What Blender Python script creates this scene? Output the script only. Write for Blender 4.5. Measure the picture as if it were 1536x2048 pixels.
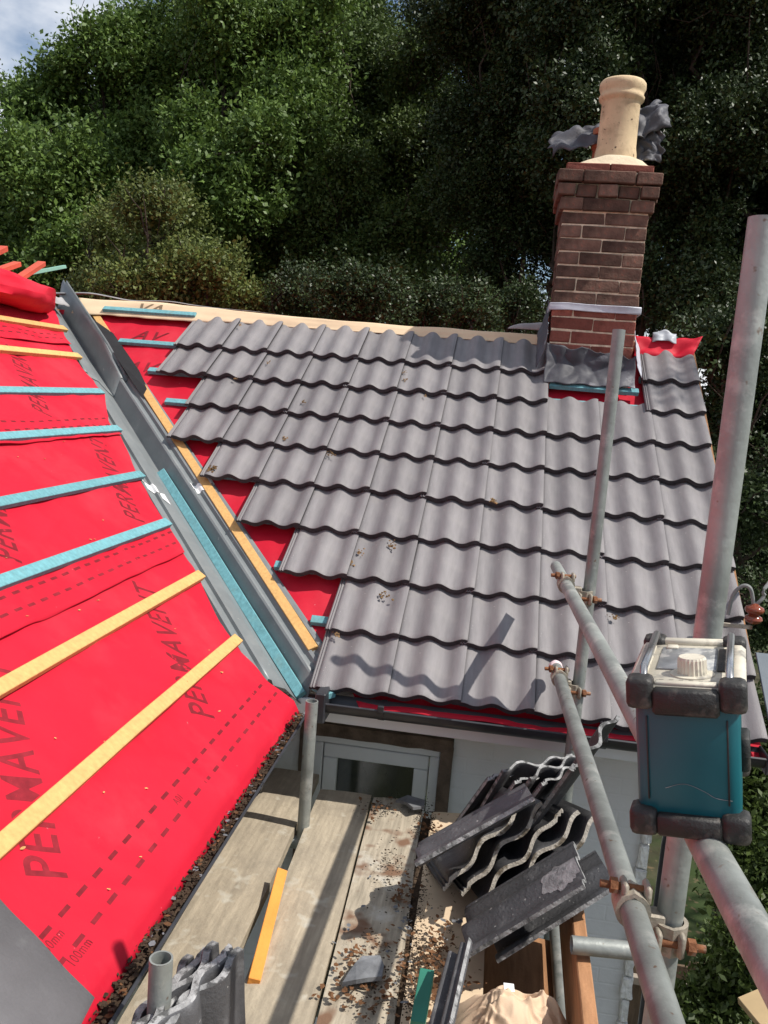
import bpy, bmesh, math, random
import numpy as np
from mathutils import Vector, Matrix, noise
random.seed(7); RNG = np.random.default_rng(11)
SC = bpy.context.scene; COL = SC.collection
for o in list(bpy.data.objects): bpy.data.objects.remove(o)

# ------------------------------------------------------------------ camera
FPX = 1740.0                                   # focal length in pixels of the 1536x2048 photograph
CR = np.array([[0.9866426982, 0.1431346078, 0.0777731964],
               [0.0963325209, -0.1276679955, -0.9871276150],
               [-0.1313629759, 0.9814343416, -0.1397512132]])      # world -> camera (x right, y down, z forward)
CAM = np.array([0.08646418, -5.78354025, 3.97884963])
cd = bpy.data.cameras.new('camera'); cam = bpy.data.objects.new('camera', cd); COL.objects.link(cam)
cd.sensor_fit = 'VERTICAL'; cd.sensor_height = 36; cd.sensor_width = 27; cd.lens = 36 * FPX / 2048
cd.clip_start = 0.05; cd.clip_end = 2000
m4 = Matrix.Identity(4)
for i in range(3):
    m4[i][0] = CR[0][i]; m4[i][1] = -CR[1][i]; m4[i][2] = -CR[2][i]; m4[i][3] = CAM[i]
cam.matrix_world = m4
SC.camera = cam
SC.render.resolution_x = 768; SC.render.resolution_y = 1024

# ------------------------------------------------------------------ light
SUN = Vector((0.70, -0.08, 1.0)).normalized()       # towards the sun, from the shadows of the scaffold tubes
SUN_EL = math.asin(SUN.z); SUN_AZ = math.atan2(SUN.x, SUN.y)
w = bpy.data.worlds.new('World'); SC.world = w; w.use_nodes = True
nt = w.node_tree; nt.nodes.clear()
sky = nt.nodes.new('ShaderNodeTexSky'); sky.sky_type = 'NISHITA'; sky.sun_disc = False
sky.sun_elevation = SUN_EL; sky.sun_rotation = SUN_AZ; sky.air_density = 1.0; sky.dust_density = 0.6; sky.ozone_density = 1.4
tc = nt.nodes.new('ShaderNodeTexCoord')
nz = nt.nodes.new('ShaderNodeTexNoise'); nz.inputs['Scale'].default_value = 2.6; nz.inputs['Detail'].default_value = 7; nz.inputs['Roughness'].default_value = .56
mp = nt.nodes.new('ShaderNodeMapping'); mp.inputs['Scale'].default_value = (1, 1, 1.9); mp.inputs['Location'].default_value = (.35, .1, .2)
cr_ = nt.nodes.new('ShaderNodeValToRGB'); cr_.color_ramp.elements[0].position = .44; cr_.color_ramp.elements[1].position = .60
mx = nt.nodes.new('ShaderNodeMixRGB'); mx.inputs[2].default_value = (9.0, 9.2, 9.6, 1)
bg = nt.nodes.new('ShaderNodeBackground'); bg.inputs[1].default_value = .10
wo = nt.nodes.new('ShaderNodeOutputWorld')
L = nt.links.new
L(tc.outputs['Generated'], mp.inputs[0]); L(mp.outputs[0], nz.inputs[0]); L(nz.outputs[0], cr_.inputs[0])
L(cr_.outputs[0], mx.inputs[0]); L(sky.outputs[0], mx.inputs[1]); L(mx.outputs[0], bg.inputs[0]); L(bg.outputs[0], wo.inputs[0])
sd = bpy.data.lights.new('sun', 'SUN'); sd.energy = 4.6; sd.angle = math.radians(.53); sd.color = (1, .95, .87)
so = bpy.data.objects.new('sun', sd); COL.objects.link(so); so.location = (6, -4, 12)
so.rotation_euler = SUN.to_track_quat('Z', 'Y').to_euler()
SC.view_settings.view_transform = 'Standard'; SC.view_settings.look = 'None'
SC.view_settings.exposure = 0.22; SC.view_settings.gamma = 1
SC.render.engine = 'CYCLES'
SC.cycles.max_bounces = 6; SC.cycles.diffuse_bounces = 3; SC.cycles.glossy_bounces = 2; SC.cycles.transmission_bounces = 3; SC.cycles.sample_clamp_indirect = 4

# ------------------------------------------------------------------ pixel -> place helpers
TH = math.radians(34.37); CT, ST, TT = math.cos(TH), math.sin(TH), math.tan(TH)
ZO = 4.36; G = .3172                                   # height of the tile plane at y=0; tile gauge
MEM = -.105                                            # membrane below the crest plane of the tiles
NR = np.array([0, -ST, CT]); NL = np.array([ST, 0, CT])
XV = -2.945; ZM = ZO + MEM / CT                        # both membranes meet on x + y = XV
def ray(px, py): return CR.T @ np.array([(px - 768) / FPX, (py - 1024) / FPX, 1.])
def hit(px, py, n, q):
    d = ray(px, py); n = np.array(n, float); t = ((np.array(q, float) - CAM) @ n) / (d @ n); return CAM + t * d
def onR(px, py, h=0.): return hit(px, py, NR, np.array([0, 0, ZO]) + NR * h)
def onL(px, py, h=0.): return hit(px, py, NL, np.array([XV, 0, ZM]) + NL * h)
def atZ(px, py, z): return hit(px, py, (0, 0, 1), (0, 0, z))
def atY(px, py, y): return hit(px, py, (0, 1, 0), (0, y, 0))
def dep(px, py, D): return CAM + ray(px, py) * D
def RP(x, v, h=0.): return np.array([x, v * CT, ZO + v * ST]) + NR * h          # right roof: x, distance up the slope, height
def LP(y, s, h=0.): return np.array([XV + s * CT, y, ZM - s * ST]) + NL * h     # left roof: y, distance down the slope, height

# ------------------------------------------------------------------ materials
MATS = {}
def mat(name, col, rough=.6, spec=.35, metal=0., var=.12, vscale=6., bump=0., bscale=60., stain=None, sscale=9., sthr=(.52, .66), samt=1., speck=None, spscale=120., spthr=(.66, .72), streak=None, transl=0., coord='Object'):
    if name in MATS: return MATS[name]
    m = bpy.data.materials.new(name); m.use_nodes = True; t = m.node_tree; n = t.nodes; l = t.links.new
    b = n['Principled BSDF']; b.inputs['Roughness'].default_value = rough; b.inputs['Metallic'].default_value = metal
    b.inputs['Specular IOR Level'].default_value = spec
    tcn = n.new('ShaderNodeTexCoord'); src = tcn.outputs[coord]
    if streak:
        mpn = n.new('ShaderNodeMapping'); mpn.inputs['Scale'].default_value = streak; l(src, mpn.inputs[0]); ssrc = mpn.outputs[0]
    else: ssrc = src
    def nse(sc, det=4, s=None, rg=.6):
        x = n.new('ShaderNodeTexNoise'); x.inputs['Scale'].default_value = sc; x.inputs['Detail'].default_value = det; x.inputs['Roughness'].default_value = rg
        l(s if s is not None else src, x.inputs[0]); return x.outputs[0]
    def ramp(fac, lo, hi, c0=(0, 0, 0, 1), c1=(1, 1, 1, 1)):
        r = n.new('ShaderNodeValToRGB'); r.color_ramp.elements[0].position = lo; r.color_ramp.elements[1].position = hi
        r.color_ramp.elements[0].color = c0; r.color_ramp.elements[1].color = c1; l(fac, r.inputs[0]); return r.outputs[0]
    c0 = tuple(max(0, x * (1 - var)) for x in col) + (1,); c1 = tuple(min(1, x * (1 + var)) for x in col) + (1,)
    cur = ramp(nse(vscale, 5, ssrc), .3, .7, c0, c1)
    def mixc(a, fac, c):
        x = n.new('ShaderNodeMixRGB'); l(fac, x.inputs[0]); l(a, x.inputs[1]); x.inputs[2].default_value = tuple(c) + (1,); return x.outputs[0]
    if stain: cur = mixc(cur, ramp(nse(sscale, 6, None, .65), sthr[0], sthr[1], (0, 0, 0, 1), (samt, samt, samt, 1)), stain)
    if speck: cur = mixc(cur, ramp(nse(spscale, 2), spthr[0], spthr[1]), speck)
    # every copy of a piece varies a little in tone
    oi = n.new('ShaderNodeObjectInfo'); hs = n.new('ShaderNodeHueSaturation'); mr = n.new('ShaderNodeMapRange')
    mr.inputs[3].default_value = 1 - var * .55; mr.inputs[4].default_value = 1 + var * .55
    l(oi.outputs['Random'], mr.inputs[0]); l(mr.outputs[0], hs.inputs['Value']); l(cur, hs.inputs['Color']); cur = hs.outputs[0]
    l(cur, b.inputs['Base Color'])
    rr = n.new('ShaderNodeMapRange'); rr.inputs[3].default_value = max(.02, rough - .1); rr.inputs[4].default_value = min(1, rough + .12)
    l(nse(vscale * 2.3), rr.inputs[0]); l(rr.outputs[0], b.inputs['Roughness'])
    if bump:
        bp = n.new('ShaderNodeBump'); bp.inputs['Strength'].default_value = min(1, bump); bp.inputs['Distance'].default_value = .006
        l(nse(bscale, 6), bp.inputs['Height']); l(bp.outputs[0], b.inputs['Normal'])
    if transl:
        tr = n.new('ShaderNodeBsdfTranslucent'); l(cur, tr.inputs[0]); ms = n.new('ShaderNodeMixShader'); ms.inputs[0].default_value = transl
        l(b.outputs[0], ms.inputs[1]); l(tr.outputs[0], ms.inputs[2]); l(ms.outputs[0], n['Material Output'].inputs[0])
    MATS[name] = m; return m
M_TILE = mat('grey concrete tile', (.190, .178, .183), .5, .4, var=.16, vscale=3.5, bump=.4, bscale=260, streak=(9, 1.2, 1), stain=(.25, .235, .225), sscale=5, sthr=(.5, .78), samt=.7, speck=(.40, .38, .36), spscale=95, spthr=(.72, .76))
M_TILEOLD = mat('old dark tile', (.075, .075, .08), .55, .4, var=.3, vscale=9, bump=.5, bscale=90, stain=(.21, .21, .215), sscale=5.5, sthr=(.54, .70), samt=.8, speck=(.33, .32, .31), spscale=60, spthr=(.70, .74))
M_TILESHADE = mat('tile edge with painted shade', (.045, .042, .045), .8, .2, var=.3, vscale=30, bump=.6, bscale=120)  # near-black tile edges: the shade band under each course put into the colour
M_GREYCUT = mat('rough grey broken edge', (.30, .30, .30), .9, .2, var=.45, vscale=25, bump=1, bscale=90, stain=(.09, .09, .09), sscale=30, sthr=(.5, .6))
M_TILEEDGE = mat('weathered tile edge', (.46, .42, .36), .9, .2, var=.3, vscale=30, bump=.9, bscale=140, stain=(.14, .115, .085), sscale=26, sthr=(.5, .62))
M_RED = mat('red roofing membrane', (.53, .008, .028), .62, .25, var=.10, vscale=2.2, bump=.35, bscale=10, stain=(.56, .045, .066), sscale=1.8, sthr=(.48, .78), samt=.75, speck=(.65, .16, .18), spscale=45, spthr=(.765, .79))
M_PRINT = mat('dark red print', (.20, .012, .02), .7, .2, var=.25, vscale=30)
M_BEIGE = mat('beige underside of membrane', (.66, .50, .33), .7, .2, var=.08, vscale=5, bump=.15, bscale=25)
M_BROWNP = mat('brown print', (.22, .16, .10), .7, .2)
M_GREYP = mat('grey plastic film', (.30, .29, .29), .5, .4, var=.2, vscale=10, bump=.3, bscale=30)
M_TEAL = mat('teal treated timber', (.14, .33, .365), .7, .25, var=.2, vscale=5, streak=(12, 12, 1.5), bump=.3, bscale=70, stain=(.17, .27, .25), sscale=10, sthr=(.55, .75), samt=.6)
M_YEL = mat('yellow treated timber', (.62, .37, .14), .7, .25, var=.14, vscale=5, streak=(12, 12, 1.5), bump=.3, bscale=70, stain=(.56, .27, .08), sscale=12, sthr=(.55, .75), samt=.6, speck=(.3, .14, .04), spscale=28, spthr=(.74, .77))
M_ORANGE = mat('orange timber', (.72, .29, .06), .7, .25, var=.14, vscale=6, bump=.3, bscale=70)
M_REDWOOD = mat('red stained timber', (.52, .09, .055), .7, .25, var=.15, vscale=6, bump=.3, bscale=70)
M_GREENW = mat('pale green timber', (.22, .42, .34), .7, .25, var=.15, vscale=6, bump=.3, bscale=70)
M_BROWNW = mat('brown planed timber', (.33, .17, .085), .75, .2, var=.25, vscale=4, streak=(14, 1.4, 14), bump=.4, bscale=80)
M_GRP = mat('grey moulded valley lining', (.175, .19, .195), .42, .45, var=.12, vscale=5, stain=(.25, .26, .255), sscale=6, sthr=(.5, .75), samt=.7, speck=(.32, .32, .3), spscale=40, spthr=(.72, .75))
M_BLACK = mat('black felt', (.018, .018, .02), .8, .2, var=.2)
M_GUTTER = mat('anthracite plastic gutter', (.028, .029, .034), .38, .5, var=.25, vscale=8, stain=(.09, .085, .08), sscale=7, sthr=(.58, .75), samt=.5)
M_WALL = mat('white painted masonry', (.66, .66, .66), .75, .25, var=.06, vscale=3, bump=.35, bscale=35, stain=(.52, .51, .49), sscale=3, sthr=(.58, .8), samt=.5)
_t = M_WALL.node_tree; _b = _t.nodes['Principled BSDF']; _tc = _t.nodes.new('ShaderNodeNewGeometry'); _sx = _t.nodes.new('ShaderNodeSeparateXYZ'); _cx = _t.nodes.new('ShaderNodeCombineXYZ'); _ad = _t.nodes.new('ShaderNodeMath')
_bk = _t.nodes.new('ShaderNodeTexBrick'); _bk.inputs['Scale'].default_value = 1.0; _bk.inputs['Brick Width'].default_value = .23; _bk.inputs['Row Height'].default_value = .076; _bk.inputs['Mortar Size'].default_value = .006; _bk.inputs['Mortar Smooth'].default_value = .6
_bp = _t.nodes.new('ShaderNodeBump'); _bp.invert = True; _bp.inputs['Strength'].default_value = .3; _bp.inputs['Distance'].default_value = .004
_l = _t.links.new; _l(_tc.outputs['Position'], _sx.inputs[0]); _l(_sx.outputs[0], _ad.inputs[0]); _l(_sx.outputs[1], _ad.inputs[1]); _l(_ad.outputs[0], _cx.inputs[0]); _l(_sx.outputs[2], _cx.inputs[1]); _l(_cx.outputs[0], _bk.inputs[0])
_l(_bk.outputs['Fac'], _bp.inputs['Height']); _l(_b.inputs['Normal'].links[0].from_socket, _bp.inputs['Normal']); _l(_bp.outputs[0], _b.inputs['Normal'])
M_ROUGH = mat('rough white render', (.78, .77, .74), .9, .2, var=.2, vscale=40, bump=1, bscale=90)
M_CEM = mat('brown cement reveal', (.115, .085, .065), .9, .15, var=.45, vscale=14, bump=1, bscale=60)
M_UPVC = mat('white window frame', (.68, .69, .70), .35, .5, var=.04)
M_GALV = mat('galvanised steel', (.25, .265, .25), .5, .45, metal=.35, var=.3, vscale=7, stain=(.42, .42, .39), sscale=11, sthr=(.54, .66), samt=.7, speck=(.16, .11, .08), spscale=42, spthr=(.67, .74), bump=.25, bscale=50)
M_RUST = mat('rusty steel', (.22, .095, .045), .8, .3, metal=.3, var=.4, vscale=40, bump=.5, bscale=120, stain=(.36, .31, .25), sscale=25, sthr=(.55, .65))
M_FORGED = mat('zinc plated forging', (.36, .32, .26), .6, .4, metal=.4, var=.25, vscale=30, bump=.4, bscale=90, stain=(.20, .12, .07), sscale=22, sthr=(.56, .7))
M_BOARD = mat('weathered scaffold board', (.40, .34, .255), .9, .12, var=.24, vscale=3, streak=(14, 1.2, 4), bump=.7, bscale=55, stain=(.22, .19, .15), sscale=3.2, sthr=(.46, .72), samt=.8, speck=(.50, .46, .38), spscale=14, spthr=(.60, .75))
M_BOARDW = mat('whitewashed scaffold board', (.33, .285, .22), .85, .15, var=.3, vscale=5, streak=(12, 1.2, 4), bump=.6, bscale=60, stain=(.50, .475, .42), sscale=6, sthr=(.54, .7), samt=.75, speck=(.17, .10, .065), spscale=9, spthr=(.56, .68))
M_PLY = mat('pale new board', (.63, .49, .34), .8, .2, var=.1, vscale=6, speck=(.20, .14, .09), spscale=50, spthr=(.66, .70))
M_BRICK = mat('brown brick', (.118, .070, .052), .85, .2, var=.6, vscale=9, bump=.8, bscale=80, stain=(.30, .075, .045), sscale=5, sthr=(.62, .70), samt=.8, speck=(.26, .18, .13), spscale=90, spthr=(.68, .74))
M_BRICKR = mat('red brick', (.22, .075, .055), .85, .2, var=.5, vscale=9, bump=.8, bscale=80, stain=(.17, .065, .05), sscale=7, sthr=(.52, .68), samt=.8)
M_MORTAR = mat('lime mortar', (.58, .49, .36), .95, .1, var=.35, vscale=20, bump=1, bscale=80)
M_POT = mat('buff clay chimney pot', (.66, .50, .31), .75, .25, var=.1, vscale=7, bump=.3, bscale=50, stain=(.33, .23, .14), sscale=9, sthr=(.5, .72), samt=.75, speck=(.13, .085, .055), spscale=34, spthr=(.67, .72))
M_TERRA = mat('terracotta', (.35, .12, .06), .8, .2, var=.2)
M_LEAD = mat('sheet lead', (.075, .075, .088), .6, .35, metal=.0, var=.3, vscale=8, bump=.5, bscale=18, stain=(.40, .40, .42), sscale=5, sthr=(.56, .68), samt=.8)
M_LEADL = mat('pale flashing strip', (.46, .47, .52), .5, .45, metal=.2, var=.15, vscale=12, bump=.3, bscale=30)
M_RADIO = mat('teal plastic', (.004, .090, .112), .38, .5, var=.1, vscale=5, speck=(.35, .42, .42), spscale=42, spthr=(.745, .76), stain=(.008, .12, .145), sscale=4, sthr=(.5, .7), samt=.6)
M_RUBBER = mat('dusty black rubber', (.022, .021, .02), .5, .45, var=.4, vscale=18, bump=.35, bscale=160, stain=(.24, .21, .175), sscale=22, sthr=(.52, .72), samt=.6)
M_CREAM = mat('dusty cream plastic', (.55, .51, .42), .5, .4, var=.2, vscale=16, stain=(.16, .155, .15), sscale=24, sthr=(.52, .66), samt=.75)
M_LCD = mat('scratched grey display', (.24, .25, .26), .35, .5, var=.35, vscale=22, stain=(.5, .5, .48), sscale=26, sthr=(.52, .6))
M_CHROME = mat('worn steel bar', (.45, .45, .45), .28, .5, metal=.9, var=.2)
M_CLOTH = mat('tan cotton cloth', (.62, .455, .32), .9, .1, var=.08, vscale=8, bump=.25, bscale=240)
M_WHITE = mat('white label', (.72, .72, .72), .6, .3)
M_DIRT = mat('dark leaf mould', (.055, .038, .026), .95, .1, var=.5, vscale=30, bump=1, bscale=90)
M_DRYLEAF = mat('dry brown leaf', (.165, .080, .038), .8, .2, var=.45, vscale=22, transl=.12)
M_MOSS = mat('dry moss', (.22, .14, .07), .95, .1, var=.5, vscale=60, bump=1, bscale=160)
M_SLATE = mat('slate chip', (.14, .145, .155), .55, .4, var=.3, vscale=20, bump=.4, bscale=60)
M_BARK = mat('bark', (.055, .042, .032), .9, .15, var=.4, vscale=8, bump=1, bscale=22)
M_GROUND = mat('garden soil and weeds', (.045, .042, .026), .95, .1, var=.6, vscale=3, bump=1, bscale=14, stain=(.03, .05, .016), sscale=1.3, sthr=(.42, .6), samt=.85, speck=(.11, .085, .05), spscale=11, spthr=(.60, .70))
M_FENCE = mat('weathered fence timber', (.10, .072, .05), .9, .15, var=.35, vscale=5, streak=(12, 12, 1.2), bump=.5, bscale=50)
M_CERAM = mat('brown glazed ceramic', (.19, .045, .02), .12, .6, var=.1)
M_CABLE = mat('grey cable', (.22, .23, .22), .5, .4, var=.1)
M_PAPER = mat('tan card', (.5, .37, .21), .8, .2, var=.1)
def leafmat(name, col, tr=.3, rough=.5):
    m = bpy.data.materials.new(name); m.use_nodes = True; t = m.node_tree; n = t.nodes; l = t.links.new
    b = n['Principled BSDF']; b.inputs['Roughness'].default_value = rough; b.inputs['Specular IOR Level'].default_value = .28
    g = n.new('ShaderNodeNewGeometry'); nz1 = n.new('ShaderNodeTexNoise'); nz1.inputs['Scale'].default_value = 1.1; nz1.inputs['Detail'].default_value = 3
    l(g.outputs['Position'], nz1.inputs[0])
    mx_ = n.new('ShaderNodeMath'); mx_.operation = 'MULTIPLY_ADD'; mx_.inputs[1].default_value = .6; l(g.outputs['Random Per Island'], mx_.inputs[0])
    ms_ = n.new('ShaderNodeMath'); ms_.operation = 'MULTIPLY'; ms_.inputs[1].default_value = .6; l(nz1.outputs[0], ms_.inputs[0]); l(ms_.outputs[0], mx_.inputs[2])
    r = n.new('ShaderNodeValToRGB'); e = r.color_ramp.elements
    e[0].position = .15; e[0].color = (col[0] * .55, col[1] * .6, col[2] * .6, 1); e[1].position = .85; e[1].color = (col[0] * 1.6, col[1] * 1.4, col[2] * 1.2, 1)
    l(mx_.outputs[0], r.inputs[0]); l(r.outputs[0], b.inputs['Base Color'])
    trn = n.new('ShaderNodeBsdfTranslucent'); l(r.outputs[0], trn.inputs[0]); ms = n.new('ShaderNodeMixShader'); ms.inputs[0].default_value = tr
    l(b.outputs[0], ms.inputs[1]); l(trn.outputs[0], ms.inputs[2]); l(ms.outputs[0], n['Material Output'].inputs[0]); return m
M_OAK = leafmat('oak leaves', (.082, .148, .036), .24); M_OLIVE = leafmat('olive green leaves', (.098, .135, .040), .24); M_MID = leafmat('mid green leaves', (.060, .100, .028), .2)
M_DARK = leafmat('dark evergreen leaves', (.030, .052, .019), .12, .45); M_IVY = leafmat('ivy leaves', (.045, .075, .02))

# ------------------------------------------------------------------ object helpers
WLOC = {}
def link(o): COL.objects.link(o); return o
def par(o, p):
    o.parent = p; o.matrix_parent_inverse = Matrix.Translation(-WLOC.get(p.name, Vector()))
def tag(o, label=None, cat=None, group=None, kind=None):
    for k, v in (('label', label), ('category', cat), ('group', group), ('kind', kind)):
        if v: o[k] = v
    return o
def thing(name, loc, label, cat, group=None):
    o = link(bpy.data.objects.new(name, None)); o.empty_display_size = .1
    o.location = loc; WLOC[o.name] = Vector(loc); return tag(o, label, cat, group)
def mk(name, verts, faces, m, parent=None, smooth=False, ang=40, fmat=None):
    """verts in world coordinates -> object whose origin is the middle of its underside"""
    V = np.array(verts, float); lo = V.min(0); hi = V.max(0); c = np.array([(lo[0] + hi[0]) / 2, (lo[1] + hi[1]) / 2, lo[2]])
    me = bpy.data.meshes.new(name); me.from_pydata((V - c).tolist(), [], faces)
    ms = m if isinstance(m, (list, tuple)) else [m]
    for x in ms: me.materials.append(x)
    if fmat is not None: me.polygons.foreach_set('material_index', fmat)
    if smooth:
        me.polygons.foreach_set('use_smooth', [True] * len(me.polygons)); me.set_sharp_from_angle(angle=math.radians(ang))
    me.update()
    o = link(bpy.data.objects.new(name, me)); o.location = c; WLOC[o.name] = Vector(c)
    if parent: par(o, parent)
    return o
def bmk(name, bm, m, parent=None, smooth=False, ang=40):
    bm.verts.index_update()
    V = [v.co[:] for v in bm.verts]; F = [[v.index for v in f.verts] for f in bm.faces]; fm = [f.material_index for f in bm.faces]; bm.free()
    return mk(name, V, F, m, parent, smooth, ang, fm)
def frame(d, up=(0, 0, 1)):
    d = Vector(d).normalized(); u = Vector(up); x = d.cross(u)
    if x.length < 1e-4: x = d.cross(Vector((1, 0, 0)))
    x.normalize(); z = x.cross(d).normalized(); return x, d, z
def bbox(bm, mtx, sx, sy, sz, bev=0., mi=0, jit=0.):
    r = bmesh.ops.create_cube(bm, size=1); vs = r['verts']
    for v in vs: v.co = Vector((v.co.x * sx, v.co.y * sy, v.co.z * sz)) + (Vector((random.uniform(-1, 1), random.uniform(-1, 1), random.uniform(-1, 1))) * jit if jit else Vector())
    fs = list({f for v in vs for f in v.link_faces})
    if bev:
        es = list({e for v in vs for e in v.link_edges})
        q = bmesh.ops.bevel(bm, geom=es, offset=bev, segments=2 if bev > .006 else 1, affect='EDGES', profile=.5)
        vs = list({v for f in q['faces'] for v in f.verts} | {v for v in vs if v.is_valid}); fs = list({f for v in vs for f in v.link_faces})
    for f in fs: f.material_index = mi
    for v in vs: v.co = mtx @ v.co
def MT(p, x=(1, 0, 0), y=(0, 1, 0), z=(0, 0, 1)):
    m = Matrix.Identity(4)
    for i in range(3): m[i][0] = x[i]; m[i][1] = y[i]; m[i][2] = z[i]; m[i][3] = p[i]
    return m
def beam(name, p0, p1, wd, ht, up, m, parent=None, bev=.002, jit=.0015, segs=1, warp=0.):
    """timber from p0 to p1 (centre of underside), width wd, height ht along up"""
    p0 = Vector(p0); p1 = Vector(p1); x, d, z = frame(p1 - p0, up); ln = (p1 - p0).length
    bm = bmesh.new(); bbox(bm, MT((p0 + p1) / 2 + z * ht / 2, x, d, z), wd, ln, ht, bev, 0, jit)
    if warp:
        ge = [e for e in bm.edges if abs((e.verts[0].co - e.verts[1].co).dot(d)) > ln * .5]
        bmesh.ops.subdivide_edges(bm, edges=ge, cuts=5, use_grid_fill=True)
        for v in bm.verts:
            t = (v.co - p0).dot(d); v.co += z * warp * noise.noise(Vector((t * 1.3, p0.x * 3, p0.y))) + x * warp * noise.noise(Vector((t * 1.1, p0.y * 5, 9)))
    return bmk(name, bm, m, parent)
def tubebm(bm, p0, p1, r, n=20, hollow=.0, mi=0, cap=True):
    p0 = Vector(p0); p1 = Vector(p1); x, d, z = frame(p1 - p0)
    def ring(p, rr): return [bm.verts.new(p + (x * math.cos(a) + z * math.sin(a)) * rr) for a in [2 * math.pi * k / n for k in range(n)]]
    def bridge(a, b):
        for k in range(n):
            f = bm.faces.new((a[k], a[(k + 1) % n], b[(k + 1) % n], b[k])); f.material_index = mi; f.smooth = True
    a = ring(p0, r); b = ring(p1, r); bridge(a, b)
    if hollow:
        ri = r - hollow; c = ring(p1, ri); e = ring(p0, ri); bridge(b, c); bridge(c, e); bridge(e, a)
    elif cap:
        f = bm.faces.new(b); f.material_index = mi; f = bm.faces.new(a[::-1]); f.material_index = mi
def pipe(name, p0, p1, r, m, parent=None, hollow=.004):
    bm = bmesh.new(); tubebm(bm, p0, p1, r, 24, hollow); return bmk(name, bm, m, parent, True, 50)
def curve_tube(bm, pts, r, n=8):
    pts = [Vector(p) for p in pts]; rings = []
    for i, p in enumerate(pts):
        d = (pts[min(i + 1, len(pts) - 1)] - pts[max(i - 1, 0)]); x, d, z = frame(d, (.3, .2, 1)); rr = r[i] if isinstance(r, (list, tuple)) else r
        rings.append([bm.verts.new(p + (x * math.cos(a) + z * math.sin(a)) * rr) for a in [2 * math.pi * k / n for k in range(n)]])
    for a, b in zip(rings, rings[1:]):
        for k in range(n): bm.faces.new((a[k], a[(k + 1) % n], b[(k + 1) % n], b[k]))
    bm.faces.new(rings[0][::-1]); bm.faces.new(rings[-1])
def smooth_pts(P, n=6):
    P = [np.array(p, float) for p in P]; Q = [2 * P[0] - P[1]] + P + [2 * P[-1] - P[-2]]; out = []
    for i in range(1, len(Q) - 2):
        a, b, c, d = Q[i - 1:i + 3]
        for k in range(n): t = k / n; out.append(.5 * (2 * b + (c - a) * t + (2 * a - 5 * b + 4 * c - d) * t * t + (3 * b - a - 3 * c + d) * t ** 3))
    return out + [P[-1]]
def N3(x, y, z=0.): return noise.noise(Vector((x, y, z)))
def sheet(name, nu, nv, fn, m, parent=None, thick=0., smooth=True, skip=None):
    """grid surface fn(a, b) with a, b in 0..1, optional thickness along -normal given by fn's second return"""
    V = []; F = []
    for j in range(nv + 1):
        for i in range(nu + 1): V.append(fn(i / nu, j / nv))
    W = nu + 1
    for j in range(nv):
        for i in range(nu):
            if skip and skip((i + .5) / nu, (j + .5) / nv): continue
            F.append((j * W + i, j * W + i + 1, (j + 1) * W + i + 1, (j + 1) * W + i))
    o = mk(name, V, F, m, parent, smooth, 60)
    if thick:
        md = o.modifiers.new('thickness', 'SOLIDIFY'); md.thickness = thick; md.offset = -1
    return o

# ------------------------------------------------------------------ ground
gv = [(-400, -60, 0), (400, -60, 0), (400, 700, 0), (-400, 700, 0)]
tag(mk('ground', gv, [(0, 1, 2, 3)], M_GROUND), kind='structure')

# ================================================================== HOUSE
house = thing('house', (0, -1.0, 0), 'house under re-roofing with grey tiles, bare red membrane slope and white painted wall', 'house')

# ---- walls
YW = -2.0; WX1 = atY(1298, 1650, YW)[0]
w_l, w_t = atY(606, 1432, YW)[0], atY(700, 1450, YW)[2]          # window reveal outer edge
w_r = atY(908, 1487, YW)[0]
bm = bmesh.new()
def wallbox(x0, x1, y0, y1, z0, z1, bm=bm): bbox(bm, MT(((x0 + x1) / 2, (y0 + y1) / 2, (z0 + z1) / 2)), x1 - x0, y1 - y0, z1 - z0)
wallbox(-1.2, w_l, YW, YW + .25, 0, 2.62); wallbox(w_r, WX1, YW, YW + .25, 0, 2.62)
wallbox(w_l, w_r, YW + .002, YW + .25, w_t, 2.618); wallbox(w_l, w_r, YW + .002, YW + .25, 0, .95)
wallbox(WX1 - .25, WX1 - .002, YW + .25, 2.2, 0, 2.62)
wall = bmk('wall', bm, M_WALL, house)
tag(wall, 'white painted masonry wall')
# gable triangle of the right end and far walls, left wing wall
mk('gable', [(WX1 - .2, -2.0, 2.6), (WX1 - .2, 2.3, 2.6), (WX1 - .2, .15, 4.15), (WX1 - .02, -2.0, 2.6), (WX1 - .02, 2.3, 2.6), (WX1 - .02, .15, 4.15)], [(0, 1, 2), (3, 5, 4), (0, 2, 5, 3), (1, 4, 5, 2), (0, 3, 4, 1)], M_WALL, house)
bm = bmesh.new(); wallbox(-1.2, -.95, -9, YW - .002, 0, 2.5, bm); bmk('wall', bm, M_WALL, house)
# rough lit corner blocks
zc = .3; k = 0
while zc < 2.28:
    hh = .105 * random.uniform(.9, 1.1); wd = random.uniform(.035, .05); bm = bmesh.new()
    bbox(bm, MT((WX1 - wd / 2 + .012, YW - .006, zc + hh / 2)), wd, .05, hh - .006, .006, 0, .004)
    bmesh.ops.subdivide_edges(bm, edges=bm.edges[:], cuts=2, use_grid_fill=True)
    for v in bm.verts: v.co += Vector((N3(v.co.x * 60, v.co.z * 60, 1), N3(v.co.x * 60, v.co.z * 60, 5), 0)) * .009
    bmk('corner_block', bm, M_ROUGH, wall); zc += hh
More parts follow.
